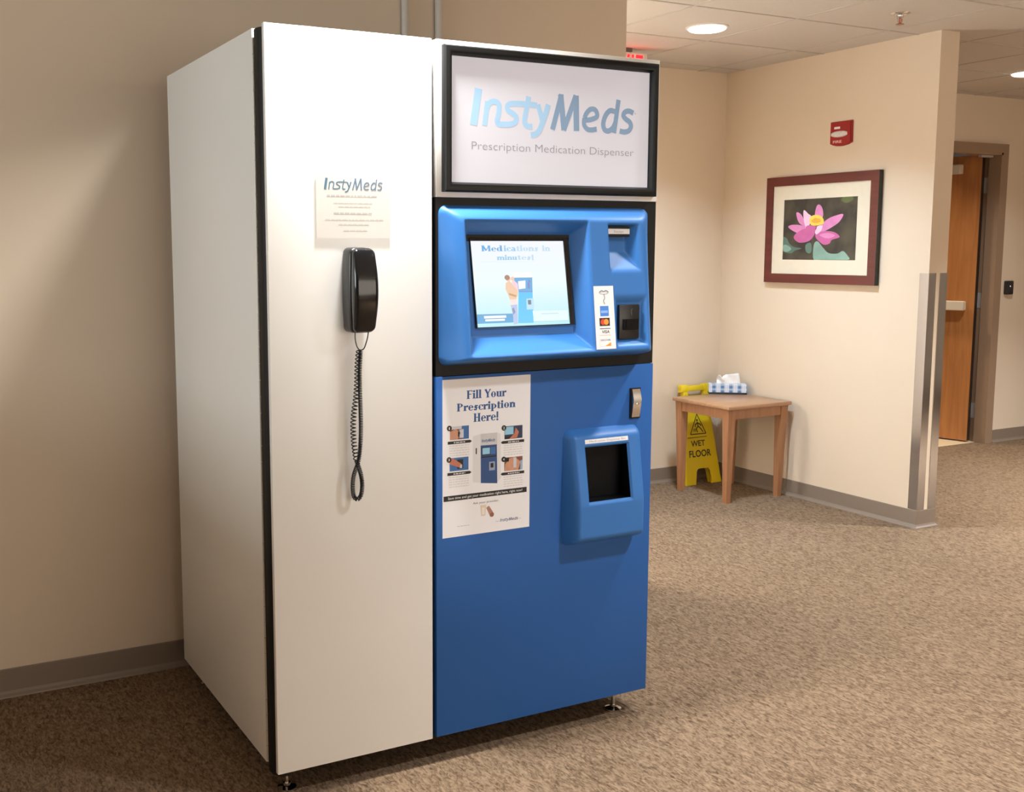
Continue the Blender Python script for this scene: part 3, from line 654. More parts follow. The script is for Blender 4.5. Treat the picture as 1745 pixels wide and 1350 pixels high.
# headline in a condensed serif face drawn with strokes
def serif_text(f, s, x0, x1, y0, cap, m, l=2):
    xh = 0.66; S = 0.17; T = 0.07
    def vert(x, a, b, top=True, bot=True):
        o = [('r', x-S/2, x+S/2, a, b)]
        if bot: o.append(('r', x-S/2-0.05, x+S/2+0.05, a, a+T))
        if top: o.append(('r', x-S/2-0.05, x+S/2, b-T, b))
        return o
    def bowl(cx, a, b, w_): # ring
        return [('ring', cx, (a+b)/2, w_/2, (b-a)/2)]
    G = {'F': (0.52, vert(0.13, 0, 1)+[('r', 0.13, 0.50, 1-T*1.3, 1), ('r', 0.13, 0.42, 0.5, 0.5+T*1.3), ('r', 0.44, 0.50, 0.80, 1)]),
     'i': (0.27, vert(0.13, 0, xh)+[('d', 0.13, 0.86, 0.095)]), 'l': (0.27, vert(0.13, 0, 1.02)), 'Y': (0.56, [('s', (0.08, 1.0), (0.29, 0.45), S*0.95), ('s', (0.52, 1.0), (0.29, 0.45), S*0.5), ('r', 0.21, 0.37, 0, 0.5), ('r', 0.15, 0.43, 0, T), ('r', 0.0, 0.2, 1-T, 1), ('r', 0.42, 0.58, 1-T, 1)]),
     'o': (0.50, bowl(0.25, -0.02, xh+0.02, 0.44)), 'u': (0.52, vert(0.13, 0.06, xh, True, False)+vert(0.39, 0, xh)+[('r', 0.13, 0.39, 0, T*1.3)]), 'r': (0.40, vert(0.13, 0, xh)+[('s', (0.18, 0.50), (0.34, 0.62), 0.09), ('d', 0.34, 0.57, 0.08)]),
     'P': (0.54, vert(0.13, 0, 1)+[('arc', 0.16, 0.735, 0.34, 0.265)]), 'e': (0.46, [('ring', 0.24, xh/2, 0.22, xh/2+0.02, 'e'), ('r', 0.08, 0.42, 0.34, 0.34+T)]), 's': (0.40, [('s', (0.32, 0.55), (0.12, 0.60), 0.09), ('s', (0.10, 0.52), (0.30, 0.18), 0.17), ('s', (0.06, 0.06), (0.28, 0.05), 0.09), ('d', 0.33, 0.56, 0.05), ('d', 0.07, 0.10, 0.05)]),
     'c': (0.42, [('ring', 0.24, xh/2, 0.22, xh/2+0.02, 'c'), ('d', 0.36, 0.53, 0.07)]), 'p': (0.53, vert(0.13, -0.30, xh)+[('arc', 0.16, xh/2, 0.33, xh/2)]), 't': (0.32, vert(0.14, 0.02, 0.88, False, False)+[('r', 0.0, 0.30, xh-T, xh), ('r', 0.14, 0.30, 0, T*1.2)]),
     'n': (0.54, vert(0.13, 0, xh)+vert(0.41, 0, xh-0.06, False)+[('s', (0.16, xh-0.12), (0.36, xh-0.04), 0.11)]), 'H': (0.62, vert(0.13, 0, 1)+vert(0.47, 0, 1)+[('r', 0.13, 0.47, 0.48, 0.48+T*1.2), ('r', 0.5, 0.60, 1-T, 1)]),
     'M': (0.84, vert(0.13, 0, 1)+vert(0.69, 0, 1)+[('s', (0.15, 0.99), (0.40, 0.12), 0.15), ('s', (0.40, 0.12), (0.66, 0.99), 0.07)]),
     'd': (0.56, [('ring', 0.25, xh/2, 0.22, xh/2+0.02)]+vert(0.41, 0, 1.02, True, False)+[('r', 0.41, 0.55, 0, T)]), 'a': (0.50, [('ring', 0.21, 0.19, 0.19, 0.21)]+vert(0.37, 0, 0.52, False, False)+[('r', 0.37, 0.50, 0, T), ('s', (0.10, 0.60), (0.40, 0.58), 0.10)]),
     'm': (0.84, vert(0.13, 0, xh)+vert(0.42, 0, xh-0.06, False)+vert(0.71, 0, xh-0.06, False)+[('s', (0.16, xh-0.12), (0.38, xh-0.04), 0.11), ('s', (0.45, xh-0.12), (0.67, xh-0.04), 0.11)]),
     '!': (0.26, [('s', (0.13, 1.02), (0.13, 0.28), 0.15), ('d', 0.13, 0.08, 0.09)]), ' ': (0.26, [])}
    tot = sum(G[c][0] for c in s); k = (x1-x0)/tot; x = 0
    for ci, c in enumerate(s):
        wd, ops = G[c]; T_ = lambda px, py: (x0+(x+px)*k, y0+py*cap)
        for oi, o in enumerate(ops):
            ll = l+0.15*oi
            if o[0] == 'r': f.poly([T_(o[1], o[3]), T_(o[2], o[3]), T_(o[2], o[4]), T_(o[1], o[4])], m, ll)
            elif o[0] == 'd': f.disc(*T_(o[1], o[2]), o[3]*k, m, ll, 12)
            elif o[0] == 's': f.stroke([T_(*o[1]), T_(*o[2])], o[3]*k, m, ll)
            elif o[0] in ('ring', 'arc'):
                cx_, cy_, rx, ry = o[1:5]; kind = o[5] if len(o) > 5 else ''; n = 28; A = []; Bq = []
                rng = [2*math.pi*i/n for i in range(n+1)] if o[0] == 'ring' else [-math.pi/2+math.pi*i/14 for i in range(15)]
                for a in rng:
                    tt = 0.055+0.115*abs(math.cos(a))**1.3
                    A.append((cx_+rx*math.cos(a), cy_+ry*math.sin(a))); Bq.append((cx_+(rx-tt)*math.cos(a), cy_+(ry-0.075 if abs(math.sin(a)) > .5 else ry-0.09)*math.sin(a)))
                for i in range(len(rng)-1):
                    am = (rng[i]+rng[i+1])/2
                    if kind == 'e' and (-0.75 < (am if am < math.pi else am-2*math.pi) < 0.02): continue
                    if kind == 'c' and (-0.75 < (am if am < math.pi else am-2*math.pi) < 0.6): continue
                    f.poly([T_(*A[i]), T_(*A[i+1]), T_(*Bq[i+1]), T_(*Bq[i])], m, ll)
        x += wd
# ---- height-field plastics
def smin(a, b, k):
    h = max(k-abs(a-b), 0.0)/k; return min(a, b)-h*h*k*0.25
def smax(a, b, k): return -smin(-a, -b, k)
def grid_axis(a, b, step, extra=()):
    n = max(2, int(round((b-a)/step))); s = [a+(b-a)*i/n for i in range(n+1)]+list(extra)
    s = sorted(s); o = [s[0]]
    for v in s[1:]:
        if v-o[-1] > step*0.12: o.append(v)
    return o
def heightfield(name, xs, zs, fn, mats, parent, matfn=None, keep=None):
    bm = bmesh.new(); V = {}
    for i, x in enumerate(xs):
        for j, z in enumerate(zs): V[i, j] = bm.verts.new((x, -fn(x, z), z))
    for i in range(len(xs)-1):
        for j in range(len(zs)-1):
            xc, zc = (xs[i]+xs[i+1])/2, (zs[j]+zs[j+1])/2
            if keep and not keep(xc, zc): continue
            q = bm.faces.new([V[i, j], V[i+1, j], V[i+1, j+1], V[i, j+1]])
            if matfn: q.material_index = matfn(xc, zc)
    for v in [v for v in bm.verts if not v.link_faces]: bm.verts.remove(v)
    return link(name, bm, mats, parent, True, keep=True)
def lerp(a, b, t): return a+(b-a)*t
def clamp(t): return 0.0 if t < 0 else 1.0 if t > 1 else t
CX0, CX1, CZ0, CZ1 = 0.481, 1.186, 1.134, 1.568
def plate(z): return lerp(0.090, 0.045, clamp((z-1.155)/(1.545-1.155)))
def rounded_inside(x, z, x0, x1, z0, z1, r):
    """signed distance inside a rounded rectangle (positive inside)"""
    dx = max(x0+r-x, x-(x1-r)); dz = max(z0+r-z, z-(z1-r))
    return r-(math.hypot(max(dx, 0), max(dz, 0))+min(max(dx, dz), 0))
def pocket(x, z, inner, outer, floor, top, r=0.015):
    """depth inside a tapering pocket, or None"""
    ix0, ix1, iz0, iz1 = inner; ox0, ox1, oz0, oz1 = outer
    t = max((ix0-x)/(ix0-ox0), (x-ix1)/(ox1-ix1), (iz0-z)/(iz0-oz0), (z-iz1)/(oz1-iz1))
    return lerp(floor, top, max(0.0, t))
def console_h(x, z):
    P = plate(z)
    d = rounded_inside(x, z, CX0, CX1, CZ0, CZ1, 0.026)
    # side ramps: long on the left and right, shorter top and bottom
    ex = min(x-CX0, CX1-x)/0.042; ez = min((CZ1-z)/0.030, (z-CZ0)/0.017)
    e = smin(smin(ex, ez, 0.5), d/0.017, 0.3)
    h = P*smin(e, 1.0, 0.45)
    rec = pocket(x, z, (0.566, 0.906, 1.212, 1.490), (0.536, 0.936, 1.166, 1.527), lerp(0.026, -0.004, clamp((z-1.215)/0.265)), P)
    h = smin(h, rec, 0.008)
    fl = P-0.030
    rc = pocket(x, z, (1.012, 1.082, 1.442, 1.512), (1.006, 1.114, 1.386, 1.519), fl, P)
    h = smin(h, rc, 0.004)
    cd = pocket(x, z, (1.024, 1.112, 1.190, 1.296), (1.016, 1.128, 1.172, 1.312), min(0.064, P-0.006), P)
    h = smin(h, cd, 0.005)
    return max(h, -0.012)
xs = grid_axis(CX0, CX1, 0.0038); zs = grid_axis(CZ0, CZ1, 0.0036)
con = heightfield('console_housing', xs, zs, console_h, M_blueplast, MC)
# screen, tilted with the recess floor
s_o = Vector((0.585, -0.0275, 1.2375)); s_u = Vector((0.306, 0, 0)); s_v = Vector((0.0, 0.0315, 0.2380)); s_v += Vector((-0.006, 0, 0)); s_n = s_u.cross(s_v).normalized()
if s_n.y > 0: s_n = -s_n
bm = bmesh.new()
def sq(u0, u1, v0, v1, d0, d1):
    loft(bm, [[s_o+s_u*u+s_v*v+s_n*d for u, v in ((u0, v0), (u1, v0), (u1, v1), (u0, v1))] for d in (d0, d1)])
bz = 0.008
sq(-bz, 1.0+0.055, -0.010, 0.0, -0.01, 0.004); sq(-bz, 1.0+0.055, 1.0, 1.022, -0.01, 0.004); sq(-bz, 0.0, 0.0, 1.0, -0.01, 0.004); sq(1.0, 1.055, 0.0, 1.0, -0.01, 0.004)
link('screen_bezel', bm, M_gloss, con)
def screen_mat(name, c, s=1.0):
    return mat('screen_'+name, (0.02, 0.02, 0.02), rough=0.15, emit=(c, s), noise=0)
def screen_bg():
    m = bpy.data.materials.new('screen_background'); m.use_nodes = True; nt = m.node_tree; b = nt.nodes['Principled BSDF']
    b.inputs['Base Color'].default_value = (0.02, 0.02, 0.02, 1); b.inputs['Roughness'].default_value = 0.15
    tc = nt.nodes.new('ShaderNodeTexCoord'); sep = nt.nodes.new('ShaderNodeSeparateXYZ'); nt.links.new(tc.outputs['Generated'], sep.inputs[0])
    cr = nt.nodes.new('ShaderNodeValToRGB'); e = cr.color_ramp.elements
    e[0].position = 0.0; e[0].color = srgb(188, 240, 250); e[1].position = 1.0; e[1].color = srgb(244, 247, 255); x = e.new(0.5); x.color = srgb(238, 252, 255)
    nt.links.new(sep.outputs[2], cr.inputs[0]); nt.links.new(cr.outputs[0], b.inputs['Emission Color']); b.inputs['Emission Strength'].default_value = 1.0; return m
f = Flat(s_o+s_n*0.0005, s_u, s_v, s_n); f.rect(0, 1, 0, 1, screen_bg(), 1); f.link('screen', con)
f = Flat(s_o+s_n*0.0006, s_u, s_v, s_n)
tb_ = [screen_mat('title_%d' % i, srgb(*c)) for i, c in enumerate(((120, 178, 226), (160, 206, 236), (196, 224, 242), (206, 230, 242)))]
serif_text(f, 'Med', 0.111, 0.335, 0.868, 0.066, tb_[0]); serif_text(f, 'ica', 0.345, 0.475, 0.868, 0.066, tb_[1]); serif_text(f, 'tions', 0.480, 0.720, 0.868, 0.066, tb_[2]); serif_text(f, 'in', 0.760, 0.850, 0.868, 0.066, tb_[2])
serif_text(f, 'minu', 0.265, 0.480, 0.766, 0.058, tb_[1]); serif_text(f, 'tes!', 0.485, 0.665, 0.766, 0.058, tb_[2])
f.rect(0.10, 0.67, 0.744, 0.747, screen_mat('line', srgb(214, 238, 248)))
BL, BL2, WH = screen_mat('blue', srgb(112, 206, 252)), screen_mat('mid_blue', srgb(122, 182, 228)), screen_mat('white', (1, 1, 1))
f.poly([(0.42, 0.56), (0.626, 0.56), (0.617, 0.393), (0.465, 0.398)], BL2, 2); f.poly([(0.465, 0.398), (0.617, 0.393), (0.600, 0.028), (0.433, 0.031)], BL, 2)
f.poly([(0.40, 0.62), (0.63, 0.62), (0.626, 0.56), (0.42, 0.56)], WH, 2)
f.poly([(0.469, 0.518), (0.55, 0.526), (0.543, 0.433), (0.471, 0.425)], WH, 3); f.poly([(0.465, 0.402), (0.616, 0.398), (0.616, 0.388), (0.465, 0.392)], screen_mat('violet', srgb(136, 150, 214)), 3)
f.rect(0.568, 0.592, 0.43, 0.50, screen_mat('violet', None), 3); f.rect(0.58, 0.60, 0.50, 0.535, screen_mat('violet', None), 3)
f.poly([(0.543, 0.311), (0.622, 0.318), (0.618, 0.187), (0.538, 0.185)], screen_mat('pale_blue', srgb(196, 232, 252)), 3); f.rect(0.557, 0.592, 0.243, 0.297, screen_mat('slate', srgb(122, 142, 158)), 4)
SK, SH, SR, SP = screen_mat('skin', srgb(250, 206, 182)), screen_mat('hair', srgb(176, 142, 126)), screen_mat('shirt', srgb(242, 208, 176)), screen_mat('pink', srgb(252, 214, 226))
f.poly([(0.337, 0.503), (0.381, 0.520), (0.440, 0.440), (0.461, 0.407), (0.453, 0.352), (0.433, 0.306), (0.366, 0.308), (0.350, 0.37), (0.329, 0.429)], SR, 5)
f.poly([(0.366, 0.308), (0.442, 0.315), (0.437, 0.25), (0.365, 0.243)], screen_mat('cream', srgb(254, 232, 226)), 5); f.poly([(0.369, 0.243), (0.440, 0.249), (0.429, 0.026), (0.386, 0.019), (0.385, 0.14)], screen_mat('jeans', srgb(190, 204, 238)), 5)
f.poly([(0.378, 0.20), (0.40, 0.215), (0.415, 0.16), (0.39, 0.13)], screen_mat('jeans_shade', srgb(150, 158, 190)), 6)
f.poly([(0.397, 0.512), (0.425, 0.530), (0.463, 0.49), (0.466, 0.40), (0.44, 0.43), (0.42, 0.46)], SP, 6)
f.poly([(0.345, 0.435), (0.44, 0.385), (0.455, 0.40), (0.36, 0.465)], SK, 7); f.poly([(0.36, 0.36), (0.43, 0.335), (0.44, 0.355), (0.36, 0.385)], screen_mat('tan', srgb(216, 168, 130)), 7)
f.disc(0.365, 0.548, 0.026, SK, 6, ry=0.033); f.disc(0.356, 0.563, 0.028, SH, 7, ry=0.030); f.disc(0.412, 0.548, 0.020, SK, 7, ry=0.024)
f.poly([(0.004, 0.150), (0.387, 0.146), (0.384, 0.042), (0.004, 0.042)], screen_mat('button_blue', srgb(104, 174, 222)), 3); f.poly([(0.004, 0.150), (0.387, 0.146), (0.387, 0.141), (0.004, 0.145)], screen_mat('button_edge', srgb(150, 176, 198)), 4)
f.rect(0.079, 0.312, 0.100, 0.128, WH, 4); f.rect(0.09, 0.295, 0.066, 0.090, WH, 4)
f.poly([(0.60, 0.168), (0.987, 0.162), (0.985, 0.040), (0.605, 0.046)], screen_mat('button_pale', srgb(232, 252, 255)), 3); f.rect(0.60, 0.985, 0.038, 0.043, screen_mat('button_line', srgb(176, 214, 228)), 4); f.rect(0.69, 0.88, 0.124, 0.136, screen_mat('button_print', srgb(206, 232, 240)), 4)
f.link('screen_picture', con)
# receipt slot
bm = bmesh.new(); box(bm, 1.008, 1.088, -0.040, -0.012, 1.484, 1.514); link('receipt_slot', bm, M_black, con)
f = Flat((0, -0.0402, 0), (1, 0, 0), (0, 0, 1), (0, -1, 0)); f.rect(1.007, 1.088, 1.492, 1.507, M_paper, 1); f.text('Receipt', 1.032, 1.066, 1.4955, 0.0075, M_printgrey, 2, bold=0.02); f.link('receipt_label', con)
# card reader
bm = bmesh.new(); M_cr = mat('card_reader_black', (0.012, 0.011, 0.011), rough=0.35)
cy = -0.0745
box(bm, 1.031, 1.104, cy, -0.050, 1.190, 1.290, bevel=0.003); link('card_reader', bm, M_cr, con, True, 35)
bm = bmesh.new(); prism(bm, [(1.043, 1.217), (1.096, 1.217), (1.096, 1.248), (1.043, 1.248)], cy-0.005, cy, 'y'); box(bm, 1.045, 1.094, cy-0.007, cy-0.0048, 1.219, 1.222); box(bm, 1.052, 1.055, cy-0.0065, cy-0.0048, 1.222, 1.246)
link('card_slot', bm, M_gloss, con)
f = Flat((0, cy-0.0002, 0), (1, 0, 0), (0, 0, 1), (0, -1, 0)); M_dg = mat('print_dark_grey', (0.09, 0.09, 0.09), noise=0); f.stroke([(1.075, 1.258), (1.073, 1.272), (1.077, 1.278)], 0.002, M_dg); f.link('reader_marking', con)
# payment card strip, following the tilted face
kz = (0.045-0.090)/(1.545-1.155)
def strip_pt(x, z): return Vector((x, -plate(z)-0.0008, z))
fu = Vector((1, 0, 0)); fv = (strip_pt(0, 1.340)-strip_pt(0, 1.166)).normalized(); fn = fu.cross(fv); fn = -fn if fn.y > 0 else fn
so = strip_pt(0.941, 1.166); SL = 0.180; SWd = 0.069
f = Flat(so, fu, fv, fn); f.rect(0, SWd, 0, SL, M_paper, 1)
f.disc(0.035, 0.160, 0.0165, M_printgrey, 2, ry=0.005); f.disc(0.035, 0.160, 0.012, M_paper, 3, ry=0.0022); f.stroke([(0.019, 0.162), (0.028, 0.167), (0.035, 0.164), (0.043, 0.167), (0.052, 0.162)], 0.002, M_dg, 4); f.stroke([(0.035, 0.157), (0.037, 0.145), (0.033, 0.138), (0.036, 0.128)], 0.002, M_dg, 4)
M_sb = mat('print_card_blue', srgb(70, 130, 215), noise=0); f.rect(0.019, 0.049, 0.094, 0.123, M_sb, 2); f.rect(0.022, 0.046, 0.103, 0.110, mat('print_pale_blue', srgb(140, 180, 235), noise=0), 3)
f.rect(0.015, 0.051, 0.066, 0.089, M_printblack, 2); f.disc(0.0275, 0.0775, 0.0085, mat('print_red', srgb(214, 60, 30), noise=0), 3); f.disc(0.0385, 0.0775, 0.0085, mat('print_orange', srgb(240, 150, 50), noise=0), 4)
f.rect(0.015, 0.052, 0.0575, 0.0595, M_printblack, 2); f.text('VISA', 0.021, 0.048, 0.0455, 0.0085, M_printblack, 2, bold=0.02, shear=0.15); f.rect(0.014, 0.052, 0.039, 0.0405, mat('print_gold', srgb(226, 190, 140), noise=0), 2)
f.text('DISCOVER', 0.016, 0.051, 0.0235, 0.005, M_dg, 2, bold=0.02); f.poly([(0.030, 0.0085), (0.052, 0.0085), (0.052, 0.019)], mat('print_orange', None), 2); f.rect(0.013, 0.0135, 0.008, 0.030, M_printgrey, 2); f.rect(0.013, 0.030, 0.008, 0.0086, M_printgrey, 2)
f.link('payment_card_strip', con)

# ---- dispensing bin on the lower door
DX_0, DX_1, DZ0, DZ1 = 0.890, 1.164, 0.576, 0.926
hx0, hx1, hz0, hz1 = 0.947, 1.098, 0.716, 0.874
def bin_plate(z): return lerp(0.066, 0.033, clamp((z-0.705)/0.205))
def bin_h(x, z):
    P = smin(bin_plate(z), 0.066, 0.006)
    ex = min((x-DX_0)/0.016, (DX_1-x)/0.016); ez = min((DZ1-z)/0.018, (z-DZ0)/0.024); d = rounded_inside(x, z, DX_0, DX_1, DZ0, DZ1, 0.028)
    e = smin(smin(ex, ez, 0.5), d/0.014, 0.3)
    h = P*smin(e, 1.0, 0.6)
    lip = max((hx0-x), (x-hx1)*0.8, (hz0-z)*0.8, z-hz1)
    if lip < 0.004: h = h-0.006*(1-clamp(lip/0.010))
    return max(h, -0.012)
xs = grid_axis(DX_0, DX_1, 0.0034, (hx0, hx1)); zs = grid_axis(DZ0, DZ1, 0.0034, (hz0, hz1))
def near(v, L): return min(L, key=lambda q: abs(q-v))
hx0, hx1, hz0, hz1 = near(hx0, xs), near(hx1, xs), near(hz0, zs), near(hz1, zs)
dbin = heightfield('dispensing_bin', xs, zs, bin_h, M_blueplast, lowdoor, keep=lambda x, z: not (hx0 < x < hx1 and hz0 < z < hz1))
bm = bmesh.new()
def edge_ring(k, y): return [(hx0-k, y if y is not None else -bin_h(hx0-1e-4, hz0), hz0-k), (hx1+k, y if y is not None else -bin_h(hx1+1e-4, hz0), hz0-k), (hx1+k, y if y is not None else -bin_h(hx1+1e-4, hz1), hz1+k), (hx0-k, y if y is not None else -bin_h(hx0-1e-4, hz1), hz1+k)]
r0 = [bm.verts.new(p) for p in edge_ring(0.0005, None)]; r1 = [bm.verts.new(p) for p in edge_ring(0.0005, -0.002)]
for i in range(4): bm.faces.new([r0[i], r0[(i+1) % 4], r1[(i+1) % 4], r1[i]])
bm.faces.new(r1); link('bin_cavity', bm, mat('dark_cavity', (0.003, 0.003, 0.004), rough=0.5, spec=0.15, noise=0), lowdoor)
lo = Vector((0.944, -bin_plate(0.885)-0.0006, 0.885)); lv = Vector((0, (0.066-0.033)/0.205, 1)).normalized(); lnrm = Vector((1, 0, 0)).cross(lv); lnrm = -lnrm if lnrm.y > 0 else lnrm
f = Flat(lo, (1, 0, 0), lv, lnrm); f.rect(0, 0.156, 0, 0.0125, M_paper, 1); f.text('Medication Dispense Bin', 0.016, 0.146, 0.0035, 0.0062, mat('print_mid_grey', srgb(150, 150, 158), noise=0), 2); f.link('bin_label', lowdoor)
# latch
bm = bmesh.new(); box(bm, 1.132, 1.170, -0.004, 0.0, 0.942, 1.034); link('latch_plate', bm, M_black, lowdoor)
bm = bmesh.new(); loft(bm, [[(1.136, y0, z), (1.165, y0-0.0005, z), (1.165, -0.003, z), (1.136, -0.003, z)] for z, y0 in ((0.946, -0.007), (0.962, -0.010), (1.000, -0.016), (1.031, -0.007))])
lathe(bm, [(0, -0.0125), (0.0045, -0.0125), (0.005, -0.016), (0, -0.0165)], (1.150, 0, 0.986), 12, 'y')
link('latch_handle', bm, mat('brushed_chrome', (0.72, 0.70, 0.67), rough=0.22, metal=1, noise=0), lowdoor, True, 30)

# ---------------------------------------------------------------- poster on the lower door
PX0, PX1, PZ0, PZ1 = 0.492, 0.777, 0.652, 1.0955
bm = bmesh.new(); box(bm, PX0, PX1, -0.0012, -0.0001, PZ0, PZ1); pos = link('poster', bm, mat('glossy_poster_paper', (0.88, 0.87, 0.90), rough=0.4, noise=0.01))
tag(pos, 'white instruction poster with blue headline on the blue lower door', 'poster')
f = Flat((0, -0.0013, 0), (1, 0, 0), (0, 0, 1), (0, -1, 0))
serif_text(f, 'Fill Your', 0.568, 0.696, 1.0385, 0.0235, M_printblue)
serif_text(f, 'Prescription', 0.537, 0.727, 1.0055, 0.0220, M_printblue)
serif_text(f, 'Here!', 0.590, 0.672, 0.9725, 0.0240, M_printblue)
cB1, cB2, cSkin, cDk, cBr, cLt = (mat('photo_blue', srgb(58, 108, 168), noise=0.2), mat('photo_navy', srgb(40, 52, 84), noise=0.2), mat('photo_skin', srgb(206, 150, 122), noise=0.2, nscale=80), mat('photo_black', (0.012, 0.01, 0.01), noise=0), mat('photo_brown', srgb(128, 82, 62), noise=0.3, nscale=80), mat('photo_light', srgb(206, 206, 214), noise=0.1))
def step(x0, x1, z0, z1, num, arrow, right, kind):
    f.rect(x0, x1, z0, z1, {1: cBr, 2: cB2, 3: cB1, 4: cBr}[kind], 2); w_, h_ = x1-x0, z1-z0
    R = lambda a, b, c, d, m, l: f.rect(x0+a*w_, x0+b*w_, z0+c*h_, z0+d*h_, m, l)
    Q = lambda pts, m, l: f.poly([(x0+a*w_, z0+b*h_) for a, b in pts], m, l)
    if kind == 1: R(0.62, 1, 0, 1, cB1, 3); Q([(0, 0), (0.4, 0), (0.55, 0.5), (0.3, 0.8), (0, 0.6)], cSkin, 4); R(0.5, 0.72, 0.1, 0.75, cLt, 4); Q([(0.42, 0.2), (0.5, 0.2), (0.5, 0.6), (0.42, 0.6)], cDk, 5); R(0, 0.62, 0.78, 1, cLt, 3)
    if kind == 2: R(0.02, 0.5, 0.35, 0.95, mat('photo_screen', srgb(150, 205, 232), noise=0), 3); R(0, 0.35, 0, 0.2, cDk, 3); Q([(0.25, 0), (0.7, 0.05), (0.8, 0.5), (0.62, 0.85), (0.55, 0.4)], mat('photo_hand', srgb(196, 118, 92), noise=0.2), 4)
    if kind == 3: R(0.4, 0.72, 0.15, 0.85, cDk, 3); Q([(0, 0.55), (0, 1), (0.2, 0.95), (0.62, 0.5), (0.55, 0.2)], mat('photo_hand', None), 4); R(0.55, 0.66, 0.18, 0.45, cLt, 5)
    if kind == 4: Q([(0, 0), (0.75, 0), (0.9, 0.6), (0.55, 1), (0.25, 0.9), (0.05, 0.5)], cSkin, 3); R(0.50, 0.66, 0.2, 0.95, cLt, 4); R(0, 0.25, 0.7, 1, cDk, 3); R(0.88, 1, 0, 0.7, mat('photo_sky', srgb(150, 180, 210), noise=0), 4)
    cx_, cz_ = x0-0.002, z1-0.004; f.disc(cx_, cz_, 0.0078, M_printblack, 6)
    f.text(num, cx_-0.0016-(0 if num == '1' else 0.0008), cx_+0.0016+(0 if num == '1' else 0.0008), cz_-0.0035, 0.007, M_printwhite, 7, bold=0.02)
    za, zb = arrow
    ax0, ax1 = x0-0.007, x1+0.004
    if not right: f.poly([(ax0, za), (ax1, za), (ax1+0.006, (za+zb)/2), (ax1, zb), (ax0, zb)], M_printblack, 3)
    else: f.poly([(ax1+0.002, za), (ax1+0.002, zb), (ax0, zb), (ax0-0.005, (za+zb)/2), (ax0, za)], M_printblack, 3)
    f.bars(x0+0.012, x1-0.010, za+0.0005, zb-0.001, 1, M_printwhite, 4, seed=kind)
    f.bars(x0-0.002, x1+0.002, za-0.036, za-0.002, 5, M_printfaint, 2, seed=kind+9)
step(0.515, 0.575, 0.9275, 0.9645, '1', (0.9155, 0.9235), False, 1)
step(0.691, 0.751, 0.9150, 0.9520, '2', (0.9025, 0.9105), True, 2)
step(0.514, 0.574, 0.8395, 0.8765, '3', (0.8275, 0.8355), False, 3)
step(0.691, 0.752, 0.8230, 0.8620, '4', (0.8115, 0.8195), True, 4)
cG = mat('photo_panel_grey', srgb(206, 204, 206), noise=0.02); cG2 = mat('photo_panel_pale', srgb(226, 224, 226), noise=0.02)
f.poly([(0.588, 0.932), (0.613, 0.937), (0.614, 0.797), (0.588, 0.802)], cG2, 2); f.poly([(0.613, 0.937), (0.667, 0.937), (0.667, 0.900), (0.613, 0.903)], cG, 2); f.poly([(0.667, 0.937), (0.678, 0.932), (0.680, 0.806), (0.668, 0.793)], cG2, 2)
f.poly([(0.613, 0.904), (0.666, 0.903), (0.668, 0.791), (0.614, 0.797)], mat('photo_machine_blue', srgb(42, 78, 132), noise=0.03), 3); f.poly([(0.615, 0.899), (0.664, 0.898), (0.665, 0.874), (0.616, 0.874)], cB2, 4); f.rect(0.619, 0.643, 0.878, 0.896, mat('photo_screen', None), 5)
f.rect(0.645, 0.662, 0.876, 0.897, cB1, 5); f.rect(0.615, 0.665, 0.8685, 0.872, M_printblack, 5); f.rect(0.597, 0.6008, 0.881, 0.898, M_printblack, 5); f.rect(0.641, 0.660, 0.830, 0.855, mat('photo_machine_lilac', srgb(150, 162, 186), noise=0), 5); f.rect(0.6455, 0.655, 0.838, 0.851, M_printblack, 6)
draw_logo(f, 0.617, 0.660, 0.913, 0.0085, M_printblue, M_printblue, 4)
f.rect(0.495, 0.767, 0.7555, 0.7705, M_printblack, 2); f.text('Save time and get your medication right here, right now!', 0.509, 0.752, 0.7600, 0.0072, M_printwhite, 3, bold=0.008)
f.text('Ask your provider.', 0.589, 0.674, 0.7385, 0.0062, M_dg, 3)
cBt = mat('photo_bottle_cream', srgb(226, 206, 180), noise=0.05); cBr2 = mat('photo_bottle_brown', srgb(176, 128, 110), noise=0.1)
f.poly([(0.613, 0.733), (0.632, 0.733), (0.629, 0.702), (0.616, 0.702)], cBt, 4); f.rect(0.618, 0.627, 0.706, 0.726, mat('photo_bottle_white', srgb(238, 230, 220), noise=0), 5); f.poly([(0.632, 0.724), (0.641, 0.729), (0.658, 0.704), (0.646, 0.696)], cBr2, 3); f.disc(0.651, 0.702, 0.0065, mat('photo_cap_brown', srgb(150, 96, 80), noise=0), 4)
draw_logo(f, 0.678, 0.738, 0.6785, 0.0085, M_printblue, mat('print_navy', srgb(30, 62, 110), noise=0), 3); f.rect(0.663, 0.675, 0.680, 0.6812, M_printgrey, 3); f.rect(0.741, 0.748, 0.680, 0.6812, M_printgrey, 3)
f.bars(0.538, 0.577, 0.679, 0.6825, 1, M_printgrey, 3, 5)
f.link('printed_matter', pos)

